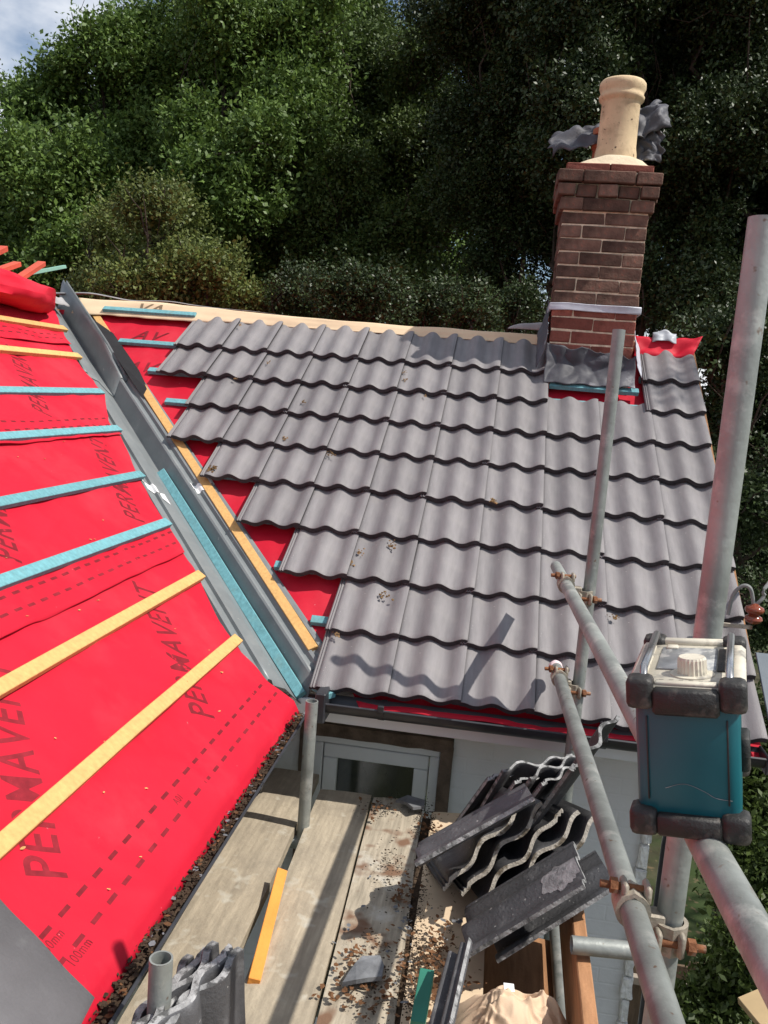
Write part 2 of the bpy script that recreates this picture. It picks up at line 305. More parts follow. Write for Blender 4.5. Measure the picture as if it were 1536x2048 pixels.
# ---- window
win = None
bm = bmesh.new(); t = .058
bbox(bm, MT(((w_l + w_r) / 2, YW - .004, w_t - t / 2)), w_r - w_l, .05, t, 0, 0); bbox(bm, MT((w_r - t / 2, YW - .003, (w_t + .95 - t) / 2)), t, .05, w_t - .95 - t, 0)
bbox(bm, MT((w_l + t / 2, YW - .003, (w_t + .95 - t) / 2)), t, .05, w_t - .95 - t, 0)
bmesh.ops.subdivide_edges(bm, edges=bm.edges[:], cuts=9, use_grid_fill=True)
for v in bm.verts: v.co += Vector((N3(v.co.x * 30, v.co.z * 30, 3), N3(v.co.x * 34, v.co.z * 34, 7), N3(v.co.x * 32, v.co.z * 32, 11))) * .008
win = bmk('window', bm, M_CEM, house, True)
tag(win, 'white framed window in a bare brown cement reveal')
fl, fr, ft = w_l + t, w_r - t, w_t - t
bm = bmesh.new()
def fr_box(x0, x1, z0, z1, y, d, bm=bm): bbox(bm, MT(((x0 + x1) / 2, y, (z0 + z1) / 2)), x1 - x0, d, z1 - z0, .004)
fr_box(fl, fr, ft - .045, ft, YW + .04, .06); fr_box(fr - .045, fr, .95, ft - .047, YW + .04, .06); fr_box(fl, fl + .045, .95, ft - .047, YW + .04, .06)
fr_box(fl + .05, fr - .05, ft - .115, ft - .05, YW + .035, .045); fr_box(fr - .115, fr - .05, .95, ft - .117, YW + .035, .045); fr_box(fl + .05, fl + .115, .95, ft - .117, YW + .035, .045)
bmk('frame', bm, M_UPVC, win)
M_GLASS = mat('dark window glass', (.018, .022, .02), .05, .8, var=.5, vscale=3, stain=(.05, .055, .04), sscale=4, sthr=(.45, .6))
mk('pane', [(fl + .1, YW + .04, .95), (fr - .1, YW + .04, .95), (fr - .1, YW + .04, ft - .1), (fl + .1, YW + .04, ft - .1)], [(0, 1, 2, 3)], M_GLASS, win)
# fascia and soffit under the eaves
YF = -2.285
bm = bmesh.new(); bbox(bm, MT(((-.78 + 1.15) / 2, YF, 2.605)), 1.93, .022, .09, .002); bbox(bm, MT(((-.78 + 1.15) / 2, (YF + YW) / 2 + .006, 2.568)), 1.93, .23, .012)
bmk('fascia', bm, M_UPVC, house)
bm = bmesh.new(); bbox(bm, MT((-.76, -5.6, 2.575)), .022, 6.7, .15, .002); bmk('fascia', bm, M_UPVC, house)

# ---- gutters (half pipes with clips)
def gutter(name, p0, p1, r, up=Vector((0, 0, 1))):
    p0 = Vector(p0); p1 = Vector(p1); d = (p1 - p0).normalized(); x = d.cross(up).normalized(); n = 14; V = []; F = []
    prof = [(-r - .006, 0), (-r, .004)] + [(-r * math.cos(a), -r * math.sin(a)) for a in [math.pi * k / n for k in range(n + 1)]] + [(r, .004), (r + .006, 0)]
    inner = [(a * .95 if abs(a) <= r else a, b * .95 - .0 if b < 0 else b - .003) for a, b in prof][::-1]
    ring = prof + inner; m = len(ring)
    for p in (p0, p1):
        for a, b in ring: V.append(p + x * a + up * b)
    for k in range(m): F.append((k, (k + 1) % m, m + (k + 1) % m, m + k))
    g = mk(name, V, F, M_GUTTER, house, True, 50); return g
def clip(g, p, d, r):
    bm = bmesh.new(); x = Vector(d).cross(Vector((0, 0, 1))).normalized(); d = Vector(d).normalized(); n = 14; P = Vector(p)
    for s in (0,):
        A = [[], []]
        for q, e in ((0, -.012), (1, .012)):
            for rr in (r * .98, r + .007):
                A[q].append([bm.verts.new(P + d * e + x * (-rr * math.cos(a)) + Vector((0, 0, -rr * math.sin(a) + .004))) for a in [math.pi * k / n for k in range(-0, n + 1)]])
        for k in range(n):
            bm.faces.new((A[0][1][k], A[0][1][k + 1], A[1][1][k + 1], A[1][1][k])); bm.faces.new((A[0][0][k], A[0][0][k + 1], A[0][1][k + 1], A[0][1][k])); bm.faces.new((A[1][0][k], A[1][1][k], A[1][1][k + 1], A[1][0][k + 1]))
    bbox(bm, MT(P + x * (r + .004) + Vector((0, 0, .006)), x, d, (0, 0, 1)), .016, .026, .03, .003)
    bmk('bracket', bm, M_GUTTER, g, False)
GYR = -2.36; GR = .055
gR = gutter('gutter', (-.60, GYR, 2.684), (1.19, GYR, 2.688), GR)
for px, py in ((762, 1412), (1210, 1470)): clip(gR, (atY(px, py, GYR - GR)[0], GYR, 2.686), (1, 0, 0), GR)
bm = bmesh.new(); bbox(bm, MT((1.195, GYR, 2.662)), .012, .122, .075, .004); bmk('stop_end', bm, M_GUTTER, gR)
bm = bmesh.new(); bbox(bm, MT((-.565, GYR, 2.664)), .045, .135, .13, .006); bmk('union_bracket', bm, M_GUTTER, gR)
bm = bmesh.new(); curve_tube(bm, [(1.05, GYR, 2.6), (1.05, GYR, 2.5), (1.04, GYR + .1, 2.42), (.97, YW - .05, 2.3), (.96, YW - .045, 2.1), (.96, YW - .045, .2)], .034, 12); bmk('downpipe', bm, M_GUTTER, house, True)
GXL = -.665
gL = gutter('gutter', (GXL, -2.40, 2.648), (GXL + .03, -9, 2.635), .052)
clip(gL, (GXL + .003, -3.12, 2.647), (0, -1, 0), .052); clip(gL, (GXL + .012, -4.9, 2.642), (0, -1, 0), .052)

# ---- right roof: deck membrane (red), battens, tiles
def wR(x, v): return .010 * N3(x * 5, v * 4, 2) + .006 * N3(x * 13, v * 8, 4)
VEAVE = -2.86; RIDGE_V = .20
def memR(a, b):
    v = VEAVE + (RIDGE_V - .03 - VEAVE) * b
    x0 = XV - v * CT + .17; x1 = 1.208
    x = x0 + (x1 - x0) * a; h = MEM + wR(x, v)
    P = RP(x, v, h)
    if v < -2.80: k = (-2.80 - v) / .06; P = P + np.array([0, -.04 * k, .004 * k + .012 * k * N3(x * 4, 1)])
    return P
tiled = sheet('tiled_roof', 150, 110, memR, M_RED, house, .003)
tag(tiled, 'roof slope of grey wavy interlocking tiles over red membrane')
# back slope, ridge board and beige fold of membrane
mk('back_slope', [(-5.5, .2, 4.36), (1.19, .2, 4.36), (1.19, 2.6, 2.72), (-5.5, 2.6, 2.72), (-5.5, .2, 4.30), (1.19, .2, 4.30), (1.19, 2.6, 2.66), (-5.5, 2.6, 2.66)], [(0, 1, 2, 3), (7, 6, 5, 4), (0, 4, 5, 1), (2, 6, 7, 3), (1, 5, 6, 2), (3, 7, 4, 0)], M_RED, house)
def beige(a, b):
    x = -3.02 + 4.2 * a; rv = RIDGE_V - .052 * min(1, max(0, (x + 2.2) / .8)); v = .07 + (rv - .07) * min(1, b / .7); h = -.066 + (.040 - .012 * min(1, max(0, (x + 2.2) / 1.5))) * min(1, b / .7) + .006 * N3(x * 3, b * 4, 8)
    if b > .7:
        k = (b - .7) / .3; P = RP(x, rv, h); return P + np.array([0, .10 * k, -.05 * k * k + .006 * N3(x * 4, 3, k * 2)])
    if x < -2.0 and b < .4: v -= .035 * (1 - b / .4) * (.5 + .5 * N3(x * 6, 1))
    return RP(x, v, h)
ridge = sheet('ridge_strip', 160, 14, beige, M_BEIGE, house, .003); tag(ridge, 'beige membrane folded over the ridge')
def film(a, b):
    x = -3.25 + 1.75 * a; k = b * 2 - 1; th_ = k * 1.5
    return np.array([x, .262 + .035 * (1.05 - a) * math.sin(th_) + .01 * N3(x * 3, 2), ZO + .10 + .012 * (1 - a) * math.cos(th_) + .022 * N3(x * 3.2, 5) - .03 * a * a + .02 * (1 - a)])
fl_ = sheet('film_edge', 90, 8, film, M_GREYP, house, .002)
def bulge(a, b):
    x = .02 + .42 * a; th_ = b * math.pi * .55; r_ = .05 * math.sin(math.pi * a) ** .7 * (1 + .25 * N3(x * 9, 3)) + .004
    return np.array([x, .25 - r_ * math.cos(th_) * .8, ZO + .085 + r_ * math.sin(th_)])
sheet('membrane_bulge', 30, 10, bulge, M_GREYP, house, .003)
# battens on the right roof
for r in range(1, 11):
    v = .417 - G * r + (.02 if r == 1 else 0) - .012; hb = MEM + .004 if r > 1 else -.062
    xl = XV - v * CT + .24 + random.uniform(-.03, .03)
    segs = [(max(xl, -3), 1.2)]
    if r == 9: segs = [(-.72, 1.2)]
    if r == 8: segs = [(-.975, 1.2)]
    if r == 10: segs = [(-.45, 1.2)]
    if r == 1: segs = [(-2.80, -2.12)]
    if r == 2: segs = [(-2.555, .30), (.86, 1.2)]
    for x0, x1 in segs: beam('batten', RP(x0, v, hb), RP(x1, v, hb), .045, .025, NR, M_TEAL, tiled)
v = -.425; beam('batten', RP(.31, v, -.06), RP(.84, v - .01, -.06), .045, .028, NR, M_TEAL, tiled)
va, vb = onR(172, 600, MEM + .028), onR(626, 1296, MEM + .028)
beam('valley_batten', va - NR * .025, vb - NR * .025, .048, .025, NR, M_YEL, tiled)

# the tile: two rolls, underlap with ribs on its left side
TA = .028; TL = .417
def tprof():
    P = [(-.032, .000), (-.026, .007), (-.021, .001), (-.015, .008), (-.009, .002), (-.002, .008)]
    for k in range(25):
        u = .003 + .300 * k / 24; h = TA * ((1 + math.cos(2 * math.pi * (u + .013) / .15)) / 2) ** 1.15
        if u < .03: h -= .013 * (1 - u / .03)
        P.append((u, h))
    return P
def tilemesh(name, mats, edge=0, seg=3, tk=.027):
    P = tprof(); n = len(P); vs = [0, .004, .03] + [TL * k / seg for k in range(1, seg + 1)]; V = []; F = []; fm = []
    for j, v in enumerate(vs):
        for u, h in P: V.append((u, v, h - (.0035 if j == 0 else .0008 if j == 1 else 0)))
    b0 = len(V)
    for j, v in enumerate(vs):
        for u, h in P: V.append((u, v, (h - (tk if j < 3 else min(tk, .018))) if u > .002 else -.010 + min(0, h - .008) * .2))
    nv = len(vs)
    for j in range(nv - 1):
        for i in range(n - 1):
            a = j * n + i; F.append((a, a + 1, a + n + 1, a + n)); fm.append(0)
            a += b0; F.append((a, a + n, a + n + 1, a + 1)); fm.append(0)
    for i in range(n - 1):
        F.append((i, b0 + i, b0 + i + 1, i + 1)); fm.append(edge)
        a = (nv - 1) * n + i; F.append((a, a + 1, b0 + a + 1, b0 + a)); fm.append(edge)
    for j in range(nv - 1):
        a = j * n; F.append((a, a + n, b0 + a + n, b0 + a)); fm.append(edge)
        a = j * n + n - 1; F.append((a, b0 + a, b0 + a + n, a + n)); fm.append(edge)
    me = bpy.data.meshes.new(name); me.from_pydata(V, [], F)
    for m in mats: me.materials.append(m)
    me.polygons.foreach_set('material_index', fm); me.polygons.foreach_set('use_smooth', [True] * len(F)); me.set_sharp_from_angle(angle=math.radians(50)); me.update()
    return me
ME_TILE = tilemesh('roof tile', [M_TILE, M_TILESHADE], 1); ME_OLD = tilemesh('old tile', [M_TILEOLD, M_TILEEDGE], 1, 3, .018)
ME_OLDD = tilemesh('old tile dark', [M_TILEOLD, M_GREYCUT], 1, 3, .013)
ME_THICK = tilemesh('old thick tile', [M_TILEOLD, M_GREYCUT], 1, 3, .021)
start = {1: -7, 2: -7, 3: -6, 4: -6, 5: -5, 6: -4, 7: -3, 8: -2, 9: -2}
TILT = math.atan(.035 / G)
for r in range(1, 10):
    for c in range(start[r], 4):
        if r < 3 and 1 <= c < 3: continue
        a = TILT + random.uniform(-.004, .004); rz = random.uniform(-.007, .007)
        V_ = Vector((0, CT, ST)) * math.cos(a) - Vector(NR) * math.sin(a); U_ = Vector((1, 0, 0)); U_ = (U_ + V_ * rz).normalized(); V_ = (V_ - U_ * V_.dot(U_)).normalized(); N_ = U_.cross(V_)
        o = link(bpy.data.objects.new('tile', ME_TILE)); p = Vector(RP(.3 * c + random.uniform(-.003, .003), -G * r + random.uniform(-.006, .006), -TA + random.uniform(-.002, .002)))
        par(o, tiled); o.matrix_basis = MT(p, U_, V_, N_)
# lead-grey verge trim at the right end of the eaves
bm = bmesh.new(); p0 = Vector(RP(1.255, -2.75, -.02)); p1 = Vector(RP(1.255, -2.42, -.02)); x, d, z = frame(p1 - p0, NR)
bbox(bm, MT((p0 + p1) / 2, x, d, z), .06, .36, .012, .002); bbox(bm, MT((p0 + p1) / 2 + x * .03 - z * .05, x, d, z), .008, .36, .11, .002)
vt = bmk('verge_trim', bm, mat('blue grey plastic trim', (.10, .125, .15), .4, .5, var=.08), house)
bm = bmesh.new(); bbox(bm, MT(RP(1.212, -1.2, -.10), (1, 0, 0), (0, CT, ST), NR), .012, 2.6, .10, .002); bmk('barge_board', bm, M_BROWNW, house)

# ---- left roof: red membrane sheets with laps and print, battens
EDGE = np.array([[.102, -.301], [-.262, .027], [-.657, .423], [-.855, .766], [-1.163, .989], [-1.226, 1.117], [-1.546, 1.421], [-1.822, 1.764], [-1.967, 1.95], [-2.092, 2.093], [-2.292, 2.296], [-2.397, 2.45], [-2.43, 2.61], [-2.415, 2.78], [-2.41, 2.9]])
def yedge(s): return float(np.interp(s, EDGE[:, 1], EDGE[:, 0]))
YN = -8.5
BS = [.085, .396, .745, 1.071, 1.425, 1.749, 2.068, 2.40]          # battens, distance down the slope
def wL(y, s, k):
    h = .010 * N3(y * 1.7, s * 3.4, k) + .005 * N3(y * 5, s * 6, k + 9) + .005 * (1 - abs(N3(y * 1.6 + s * 2.1, s * 1.7 - y * .8, k + 4)) * 2.2) ** 5 + .003 * (1 - abs(N3(y * 3.1 - s * 2.6, s * 2.4 + y, k + 14)) * 2.2) ** 5
    for b in BS:                                                    # ruckled just below and above each batten
        d = s - b
        if -.02 < d < .16: h += .013 * (1 - (d + .02) / .18) * (N3(y * 6, b * 9 + s * 2, 3) + .2)
    return h
SH = [(-.30, .27, 3.), (.15, 1.115, 2.), (.98, 1.93, 1.), (1.80, 2.80, 0.)]
def hsheet(y, s, k):
    s0, s1, q = SH[k]; low = s1 - s; lift = .016 * math.exp(-low / .06) * (.6 + 1.1 * N3(y * 2.7, k * 7, 2)) if k < 3 else -.03 * max(0, (.05 - low) / .05)
    return .0035 * q + wL(y, s, 1.) + max(-.03, lift)
felt = None
for k in (3, 2, 1, 0):
    s0, s1, q = SH[k]
    def fn(a, b, k=k, s0=s0, s1=s1):
        s = s0 + (s1 - s0) * b
        y0, y1 = YN, yedge(s) + .02 * N3(s * 9, 4)
        y = y0 + (y1 - y0) * (1 - (1 - a) ** 1.6) if True else 0
        if b == 1 and k < 3: s += .012 * N3(y * 4, k * 3 + 1)
        return LP(y, s, hsheet(y, s, k))
    o = sheet('membrane_roof' if felt is None else 'membrane_sheet', 330, 60, fn, M_RED, felt or house, .002)
    if felt is None: felt = o; tag(o, 'bare roof slope of red membrane with printed lettering and spaced battens')
def sheet_at(s):
    for k in (0, 1, 2):
        if s < SH[k][1]: return k
    return 3
bcol = [M_YEL, M_YEL, M_TEAL, M_TEAL, M_TEAL, M_TEAL, M_YEL, M_YEL]
bend = [onL(120, 650, .025)[1], -.60, -.872, -1.194, -1.544, -1.833, -2.082, -2.366]
for s, m, ye in zip(BS, bcol, bend): beam('batten', LP(YN, s, .012), LP(ye, s, .012), .047, .025, NL, m, felt, .002, .001, 1, .006)
# printed lettering and lap marks, laid on the sheet they belong to
def text_mesh(txt, size, bold=.0):
    cu = bpy.data.curves.new('txt', 'FONT'); cu.body = txt; cu.size = size; cu.offset = bold; cu.space_character = 1.12
    o = bpy.data.objects.new('txt', cu); COL.objects.link(o); bpy.context.view_layer.update()
    me = bpy.data.meshes.new_from_object(o.evaluated_get(bpy.context.evaluated_depsgraph_get()))
    bpy.data.objects.remove(o); bm = bmesh.new(); bm.from_mesh(me); bpy.data.meshes.remove(me); bmesh.ops.triangulate(bm, faces=bm.faces[:])
    for _ in range(2): bmesh.ops.subdivide_edges(bm, edges=[e for e in bm.edges if e.calc_length() > .02], cuts=1)
    bmesh.ops.triangulate(bm, faces=bm.faces[:])
    return bm
def print_on(bm, fn, m, parent, name='printed_lettering'):
    for v in bm.verts: v.co = Vector(fn(v.co.x, v.co.y))
    bmesh.ops.recalc_face_normals(bm, faces=bm.faces[:]); return bmk(name, bm, m, parent)
TD = np.array([.67, -.742]); TU = np.array([-.742, -.67])
def letter(y0, s0, length=.74, cap=.115, txt='PERMAVENT', k=None):
    bm = text_mesh(txt, 1.0, .012); X = [v.co.x for v in bm.verts]; Y = [v.co.y for v in bm.verts]; sx = length / (max(X) - min(X)); sy = cap / .73; x0 = min(X)
    kk = sheet_at(s0 - .15) if k is None else k
    def fn(x, y):
        p = np.array([y0, s0]) + TD * (x - x0) * sx + TU * (y * sy); return LP(p[0], p[1], hsheet(p[0], p[1], kk) + .0022)
    print_on(bm, fn, M_PRINT, felt)
for j in range(5): letter(-2.957 - 1.04 * j, 2.56, k=3)
for j in range(4): letter(-1.976 - 1.04 * j, 1.70, k=2)
for j in range(4): letter(-1.70 - 1.04 * j, .94, k=1)
def dashes(s, k, y1, step=.082, ln=.042, wd=.0115, y0=-6.):
    V = []; F = []; y = y1
    while y > y0:
        b = len(V)
        for yy in (y, y - ln / 2, y - ln):
            for ss in (s - wd / 2, s + wd / 2): V.append(LP(yy, ss, hsheet(yy, ss, k) + .0025))
        F += [(b, b + 1, b + 3, b + 2), (b + 2, b + 3, b + 5, b + 4)]; y -= step
    mk('printed_dashes', V, F, M_PRINT, felt)['kind'] = 'stuff'
dashes(2.605, 3, -2.50); dashes(2.672, 3, -2.46); dashes(1.80, 2, -1.86); dashes(1.862, 2, -1.93); dashes(.965, 1, -1.16); dashes(1.02, 1, -1.2); dashes(.205, 0, -.5); dashes(.16, 0, -.5)
for txt, y0, s0 in (('150mm', -4.215, 2.640), ('100mm', -4.19, 2.70), ('A01', -3.50, 2.652)):
    bm = text_mesh(txt, 1.0); mw = max(v.co.x for v in bm.verts)
    ln = .085 if 'mm' in txt else .04
    def fn(x, y, y0=y0, s0=s0, mw=mw, ln=ln):
        yy = y0 + x / mw * ln; ss = s0 - y * .034; return LP(yy, ss, hsheet(yy, ss, 3) + .0025)
    print_on(bm, fn, M_PRINT, felt)
# print on the right roof membrane and ridge strip
for x0, v0, txt in ((-2.50, -.05, 'AV'), (-2.42, -.42, 'AV')):
    bm = text_mesh(txt, .17, .002)
    print_on(bm, lambda x, y: RP(x0 + x * .9 + y * .3, v0 - .12 + y * .9, MEM + wR(x0 + x * .9 + y * .3, v0 - .12 + y * .9) + .003), M_PRINT, tiled)
bm = text_mesh('VA', .15, .002); print_on(bm, lambda x, y: np.array(beige((-2.58 + x + 3.02 + y * .4) / 4.2, .25 + y * 3.2)) + NR * .003, M_BROWNP, ridge)

# ---- valley lining: moulded trough with ribs, upper length lapping the lower
def vpt(x, wv, dz):                    # x of the valley line, wv across (right positive), dz above the natural V
    c = np.array([x, XV - x, ZM - (x - XV) * TT]); return c + np.array([wv, wv, 0]) / math.sqrt(2) + np.array([0, 0, abs(wv) * TT / math.sqrt(2) + dz])
PROF = [(-.35, -.018), (-.262, -.018), (-.254, .002), (-.236, .002), (-.228, -.018), (-.192, -.018), (-.184, .002), (-.166, .002), (-.158, -.018), (-.10, -.012), (-.09, -.016), (-.03, -.046), (0, -.055), (.005, -.052), (.036, .040), (.044, .044), (.056, .036), (.068, .010), (.082, .008), (.09, .026), (.104, .026), (.112, .008), (.132, .008), (.14, .025), (.154, .025), (.163, .008), (.172, .008)]
def valley(name, x0, x1, prof, parent, dz=0., n=24, flare=None):
    V = []; F = []; m = len(prof)
    for j in range(n + 1):
        x = x0 + (x1 - x0) * j / n
        for wv, h in prof:
            if flare and wv > 0: wv2, h2 = flare(wv, h, j / n)
            else: wv2, h2 = wv, h
            V.append(vpt(x, wv2, h2 + dz + .002 * N3(x * 3, wv * 5)))
    for j in range(n):
        for i in range(m - 1): a = j * m + i; F.append((a, a + 1, a + m + 1, a + m))
    o = mk(name, V, F, M_GRP, parent, True, 25); md = o.modifiers.new('t', 'SOLIDIFY'); md.thickness = .004; md.offset = -1; return o
vl = valley('valley_lining', -.66, -2.50, PROF, house); tag(vl, 'ribbed grey valley lining between the two roof slopes')
def flare(wv, h, t):
    k = min(1, t / .25) if t < .25 else 1
    return wv * (1 - .35 * k), h + .095 * k * min(1, wv / .06) * (1 - .4 * max(0, (wv - .06) / .11)) + (.02 * k if wv > .1 else 0)
PU = [(a, b) for a, b in PROF if a < .10]
valley('valley_length', -2.38, -3.24, PU, vl, .007, 20, flare)
mk('felt_lining', [vpt(-2.2, .10, .03), vpt(-2.46, .06, .10), vpt(-2.9, .09, .06), vpt(-2.75, .17, .028), vpt(-2.4, .17, .032), vpt(-2.24, .15, .03)], [(0, 1, 5), (1, 4, 5), (1, 2, 3), (1, 3, 4)], M_BLACK, vl)
# torn white tape across the trough
def tape(a, b, w0, w1, xa):
    w_ = w0 + (w1 - w0) * a; h = float(np.interp(w_, [p[0] for p in PROF], [p[1] for p in PROF])); return vpt(xa + .045 * (b - .5) * (1 + .5 * N3(w_ * 30, 3)) + .35 * w_ + .01 * N3(w_ * 20, b), w_, h + .004)
for w0, w1, xa in ((-.31, -.12, -1.5), (.05, .125, -1.62), (.12, .17, -1.66)): sheet('tape', 24, 3, lambda a, b: tape(a, b, w0, w1, xa), M_WHITE, vl)

# ---- chimney
YC = -.235; CX0 = atY(1106, 600, YC)[0]; CX1 = atY(1279, 600, YC)[0]; CW = CX1 - CX0; CD = .47
CH = .0795; Z0 = 3.95; ZT = atY(1215, 425, YC)[2]            # shaft from roof to the corbelling
ncourse = round((ZT - Z0) / CH); CH = (ZT - Z0) / ncourse; JT = .009
bm = bmesh.new(); bbox(bm, MT(((CX0 + CX1) / 2, YC + CD / 2, (Z0 - .35 + ZT + 3 * CH) / 2)), CW - .013, CD - .013, ZT + 3 * CH - Z0 + .35)
chim = bmk('chimney', bm, M_MORTAR, house); tag(chim, 'leaning brick chimney stack with stepped brick crown and buff clay pot')
BM = {}
def brickmesh(lx, ly, lz, q):
    key = (round(lx, 3), round(ly, 3), round(lz, 3), q)
    if key not in BM:
        b = bmesh.new(); bbox(b, Matrix.Identity(4), lx, ly, lz, .005, 0, .0028); me = bpy.data.meshes.new('brick'); b.to_mesh(me); b.free(); BM[key] = me
        me.materials.append(M_BRICKR if q >= 10 else M_BRICK)
    return BM[key]
def brick(x, y, z, lx, ly, lz, red=False):
    o = link(bpy.data.objects.new('brick', brickmesh(lx, ly, lz, random.randrange(3) + (10 if red else 0)))); par(o, chim)
    o.location = (x + random.uniform(-.002, .002), y + random.uniform(-.002, .002), z); o.rotation_euler = (0, 0, random.uniform(-.008, .008))
zband = atY(1190, 617, YC)[2]
def course(z, h, out, odd, red, dent=False):
    x0, x1, y0, y1 = CX0 - out, CX1 + out, YC - out, YC + CD + out; W = x1 - x0; D_ = y1 - y0; T_ = .11; hz = h - JT
    if dent: cuts = [0, .19, .4, .6, .81, 1]
    else: cuts = [0, .25, .75, 1] if odd else [0, .5, 1]
    for a, b in zip(cuts, cuts[1:]):
        s = .028 if (dent and round(a, 2) in (.19, .6)) else 0
        for yy, sg in ((y0 + T_ / 2, 1), (y1 - T_ / 2, -1)):
            brick(x0 + W * (a + b) / 2, yy + sg * s, z + h / 2, W * (b - a) - JT * (.5 if not dent else .9), T_, hz, red)
    iy0, iy1 = y0 + T_ + JT, y1 - T_ - JT; cy = [0, .5, 1] if odd else [0, .3, 1]
    for a, b in zip(cy, cy[1:]):
        for xx in (x0 + T_ / 2, x1 - T_ / 2): brick(xx, iy0 + (iy1 - iy0) * (a + b) / 2, z + h / 2, T_, (iy1 - iy0) * (b - a) - JT * .5, hz, red)
for k in range(ncourse): course(Z0 + k * CH, CH, 0, k % 2, Z0 + k * CH < zband - .02)
course(ZT, CH, .022, 1, False); course(ZT + CH, CH, .045, 0, False, True); course(ZT + 2 * CH, CH, .05, 1, False)
course(ZT + 3 * CH, .05, .0, 0, True)
zf = ZT + 3 * CH + .05
# mortar flaunching, pot(s)
PXc = atY(1232, 300, YC + .2)[0]; PYc = YC + .20
def lathe(bm, c, prof, n=40, mi=0):
    R_ = [[bm.verts.new((c[0] + r * math.cos(2 * math.pi * k / n), c[1] + r * math.sin(2 * math.pi * k / n), c[2] + z)) for k in range(n)] for r, z in prof]
    for a, b in zip(R_, R_[1:]):
        for k in range(n): f = bm.faces.new((a[k], a[(k + 1) % n], b[(k + 1) % n], b[k])); f.smooth = True
    return R_
def flaun(a, b):
    x = CX0 + CW * a; y = YC + CD * b; e = min(a, 1 - a, b, 1 - b); d = math.hypot(x - PXc, y - PYc)
    return (x, y, zf - .01 + .085 * max(0, 1 - max(0, d - .11) / .19) ** 1.0 * min(1, e / .12) + .006 * N3(x * 14, y * 14) * min(1, e / .1))
sheet('flaunching', 30, 26, flaun, mat('pale mortar flaunching', (.60, .50, .36), .9, .15, var=.12, vscale=14, bump=.7, bscale=60), chim)
ph = atY(1235, 165, PYc)[2] - zf; bm = bmesh.new(); rb = .118
pr_ = [(rb + .012, .0), (rb + .008, .10), (rb, .14), (rb - .003, ph - .13), (rb + .001, ph - .118), (rb + .016, ph - .108), (rb + .019, ph - .09), (rb + .010, ph - .078), (rb + .013, ph - .06), (rb + .022, ph - .04), (rb + .020, ph - .012), (rb + .010, ph), (rb - .018, ph), (rb - .024, ph - .02), (rb - .025, ph - .25)]
lathe(bm, (PXc, PYc, zf), pr_, 48); bmk('chimney_pot', bm, M_POT, chim, True, 60)
bm = bmesh.new(); lathe(bm, (CX0 + .24, YC + CD - .10, zf - .05), [(.08, 0), (.075, .22), (.085, .225), (.085, .26), (.072, .265), (.072, .30), (.085, .305), (.085, .34), (.06, .34), (.055, .2)], 28); bmk('chimney_pot', bm, M_TERRA, chim, True, 60)
# loose lead behind the pot
def leadsh(c, ux, uy, a_, b_, sd, amp=.03):
    c = np.array(c); ux = np.array(ux); uy = np.array(uy); n = np.cross(ux, uy); n = n / np.linalg.norm(n)
    return lambda a, b: c + ux * (a - .5) * a_ + uy * (b - .5) * b_ + n * (amp * 1.2 * N3(a * 3, b * 2.5, sd) + amp * 1.3 * abs(N3(a * 4 + b, b * 3, sd + 5)) ** .7) + ux * .05 * N3(b * 4, sd) * a_ * 3 + uy * .06 * N3(a * 4, sd + 2) * b_ * 3
yl = YC + CD - .06
pL0 = atY(1150, 276, yl); pR0 = atY(1290, 250, yl)
sheet('lead_sheet', 24, 16, leadsh(pL0 + np.array([.06, 0, 0]), (.93, .1, .36), (-.1, .75, .6), .44, .26, 3, .04), M_LEAD, chim, .003)
sheet('lead_sheet', 24, 16, leadsh(pR0 - np.array([.03, 0, -.01]), (.9, .2, .42), (-.25, .5, .8), .36, .24, 8, .04), M_LEAD, chim, .003)
sheet('lead_sheet', 24, 16, leadsh(atY(1290, 292, yl), (.95, 0, -.1), (0, .3, .95), .22, .2, 14, .03), M_LEAD, chim, .003)
# flashing strip round the shaft and lead apron at its foot
bm = bmesh.new(); zb = zband
for (x, y, lx, ly) in (((CX0 + CX1) / 2, YC - .012, CW + .034, .014), (CX0 - .012, YC + CD / 2, .014, CD), (CX1 + .012, YC + CD / 2, .014, CD)):
    bbox(bm, MT((x, y, zb)), lx, ly, .044, .003)
bmesh.ops.subdivide_edges(bm, edges=bm.edges[:], cuts=4, use_grid_fill=True)
for v in bm.verts: v.co += Vector((0, N3(v.co.x * 22, v.co.z * 24) * .01, N3(v.co.x * 20, 2) * .01))
bmk('flashing_strip', bm, M_LEADL, chim, True)
ax0 = onR(1098, 745, -.04); ax1 = onR(1268, 775, -.04)
def apron(a, b):
    x = CX0 - .012 + (CW + .03) * a; zt = atY(1100 + 170 * a, 686 + 26 * a + 14 * abs(N3(a * 5, 3)), YC)[2]; yb = YC - .115 - .02 * N3(a * 6, 2)
    zb_ = RP(0, yb / CT, -.03)[2]; k = b
    return (x + .01 * N3(a * 4, b * 3), YC - .014 - (.10 + .02 * N3(a * 6, 2)) * max(0, (k - .45) / .55) ** 1.3 - .045 * abs(N3(a * 4.2 + b, b * 1.6, 4)) ** .8 - .006 * abs(N3(a * 9, b * 3, 9)), zt + (zb_ - zt) * k + .016 * N3(a * 6, b * 4, 6))
sheet('lead_apron', 70, 26, apron, M_LEAD, chim, .003)
def soaker(a, b):           # lead standing up the left side of the stack
    y = YC - .03 + .36 * a; zr = RP(0, y / CT, -.01)[2]; return (CX0 - .014 - .05 * b ** 2 - .01 * abs(N3(a * 5, b * 4)), y, zr + .24 - .23 * b + .015 * N3(a * 5, b * 3, 7))
sheet('lead_soaker', 16, 12, soaker, M_LEAD, chim, .003)
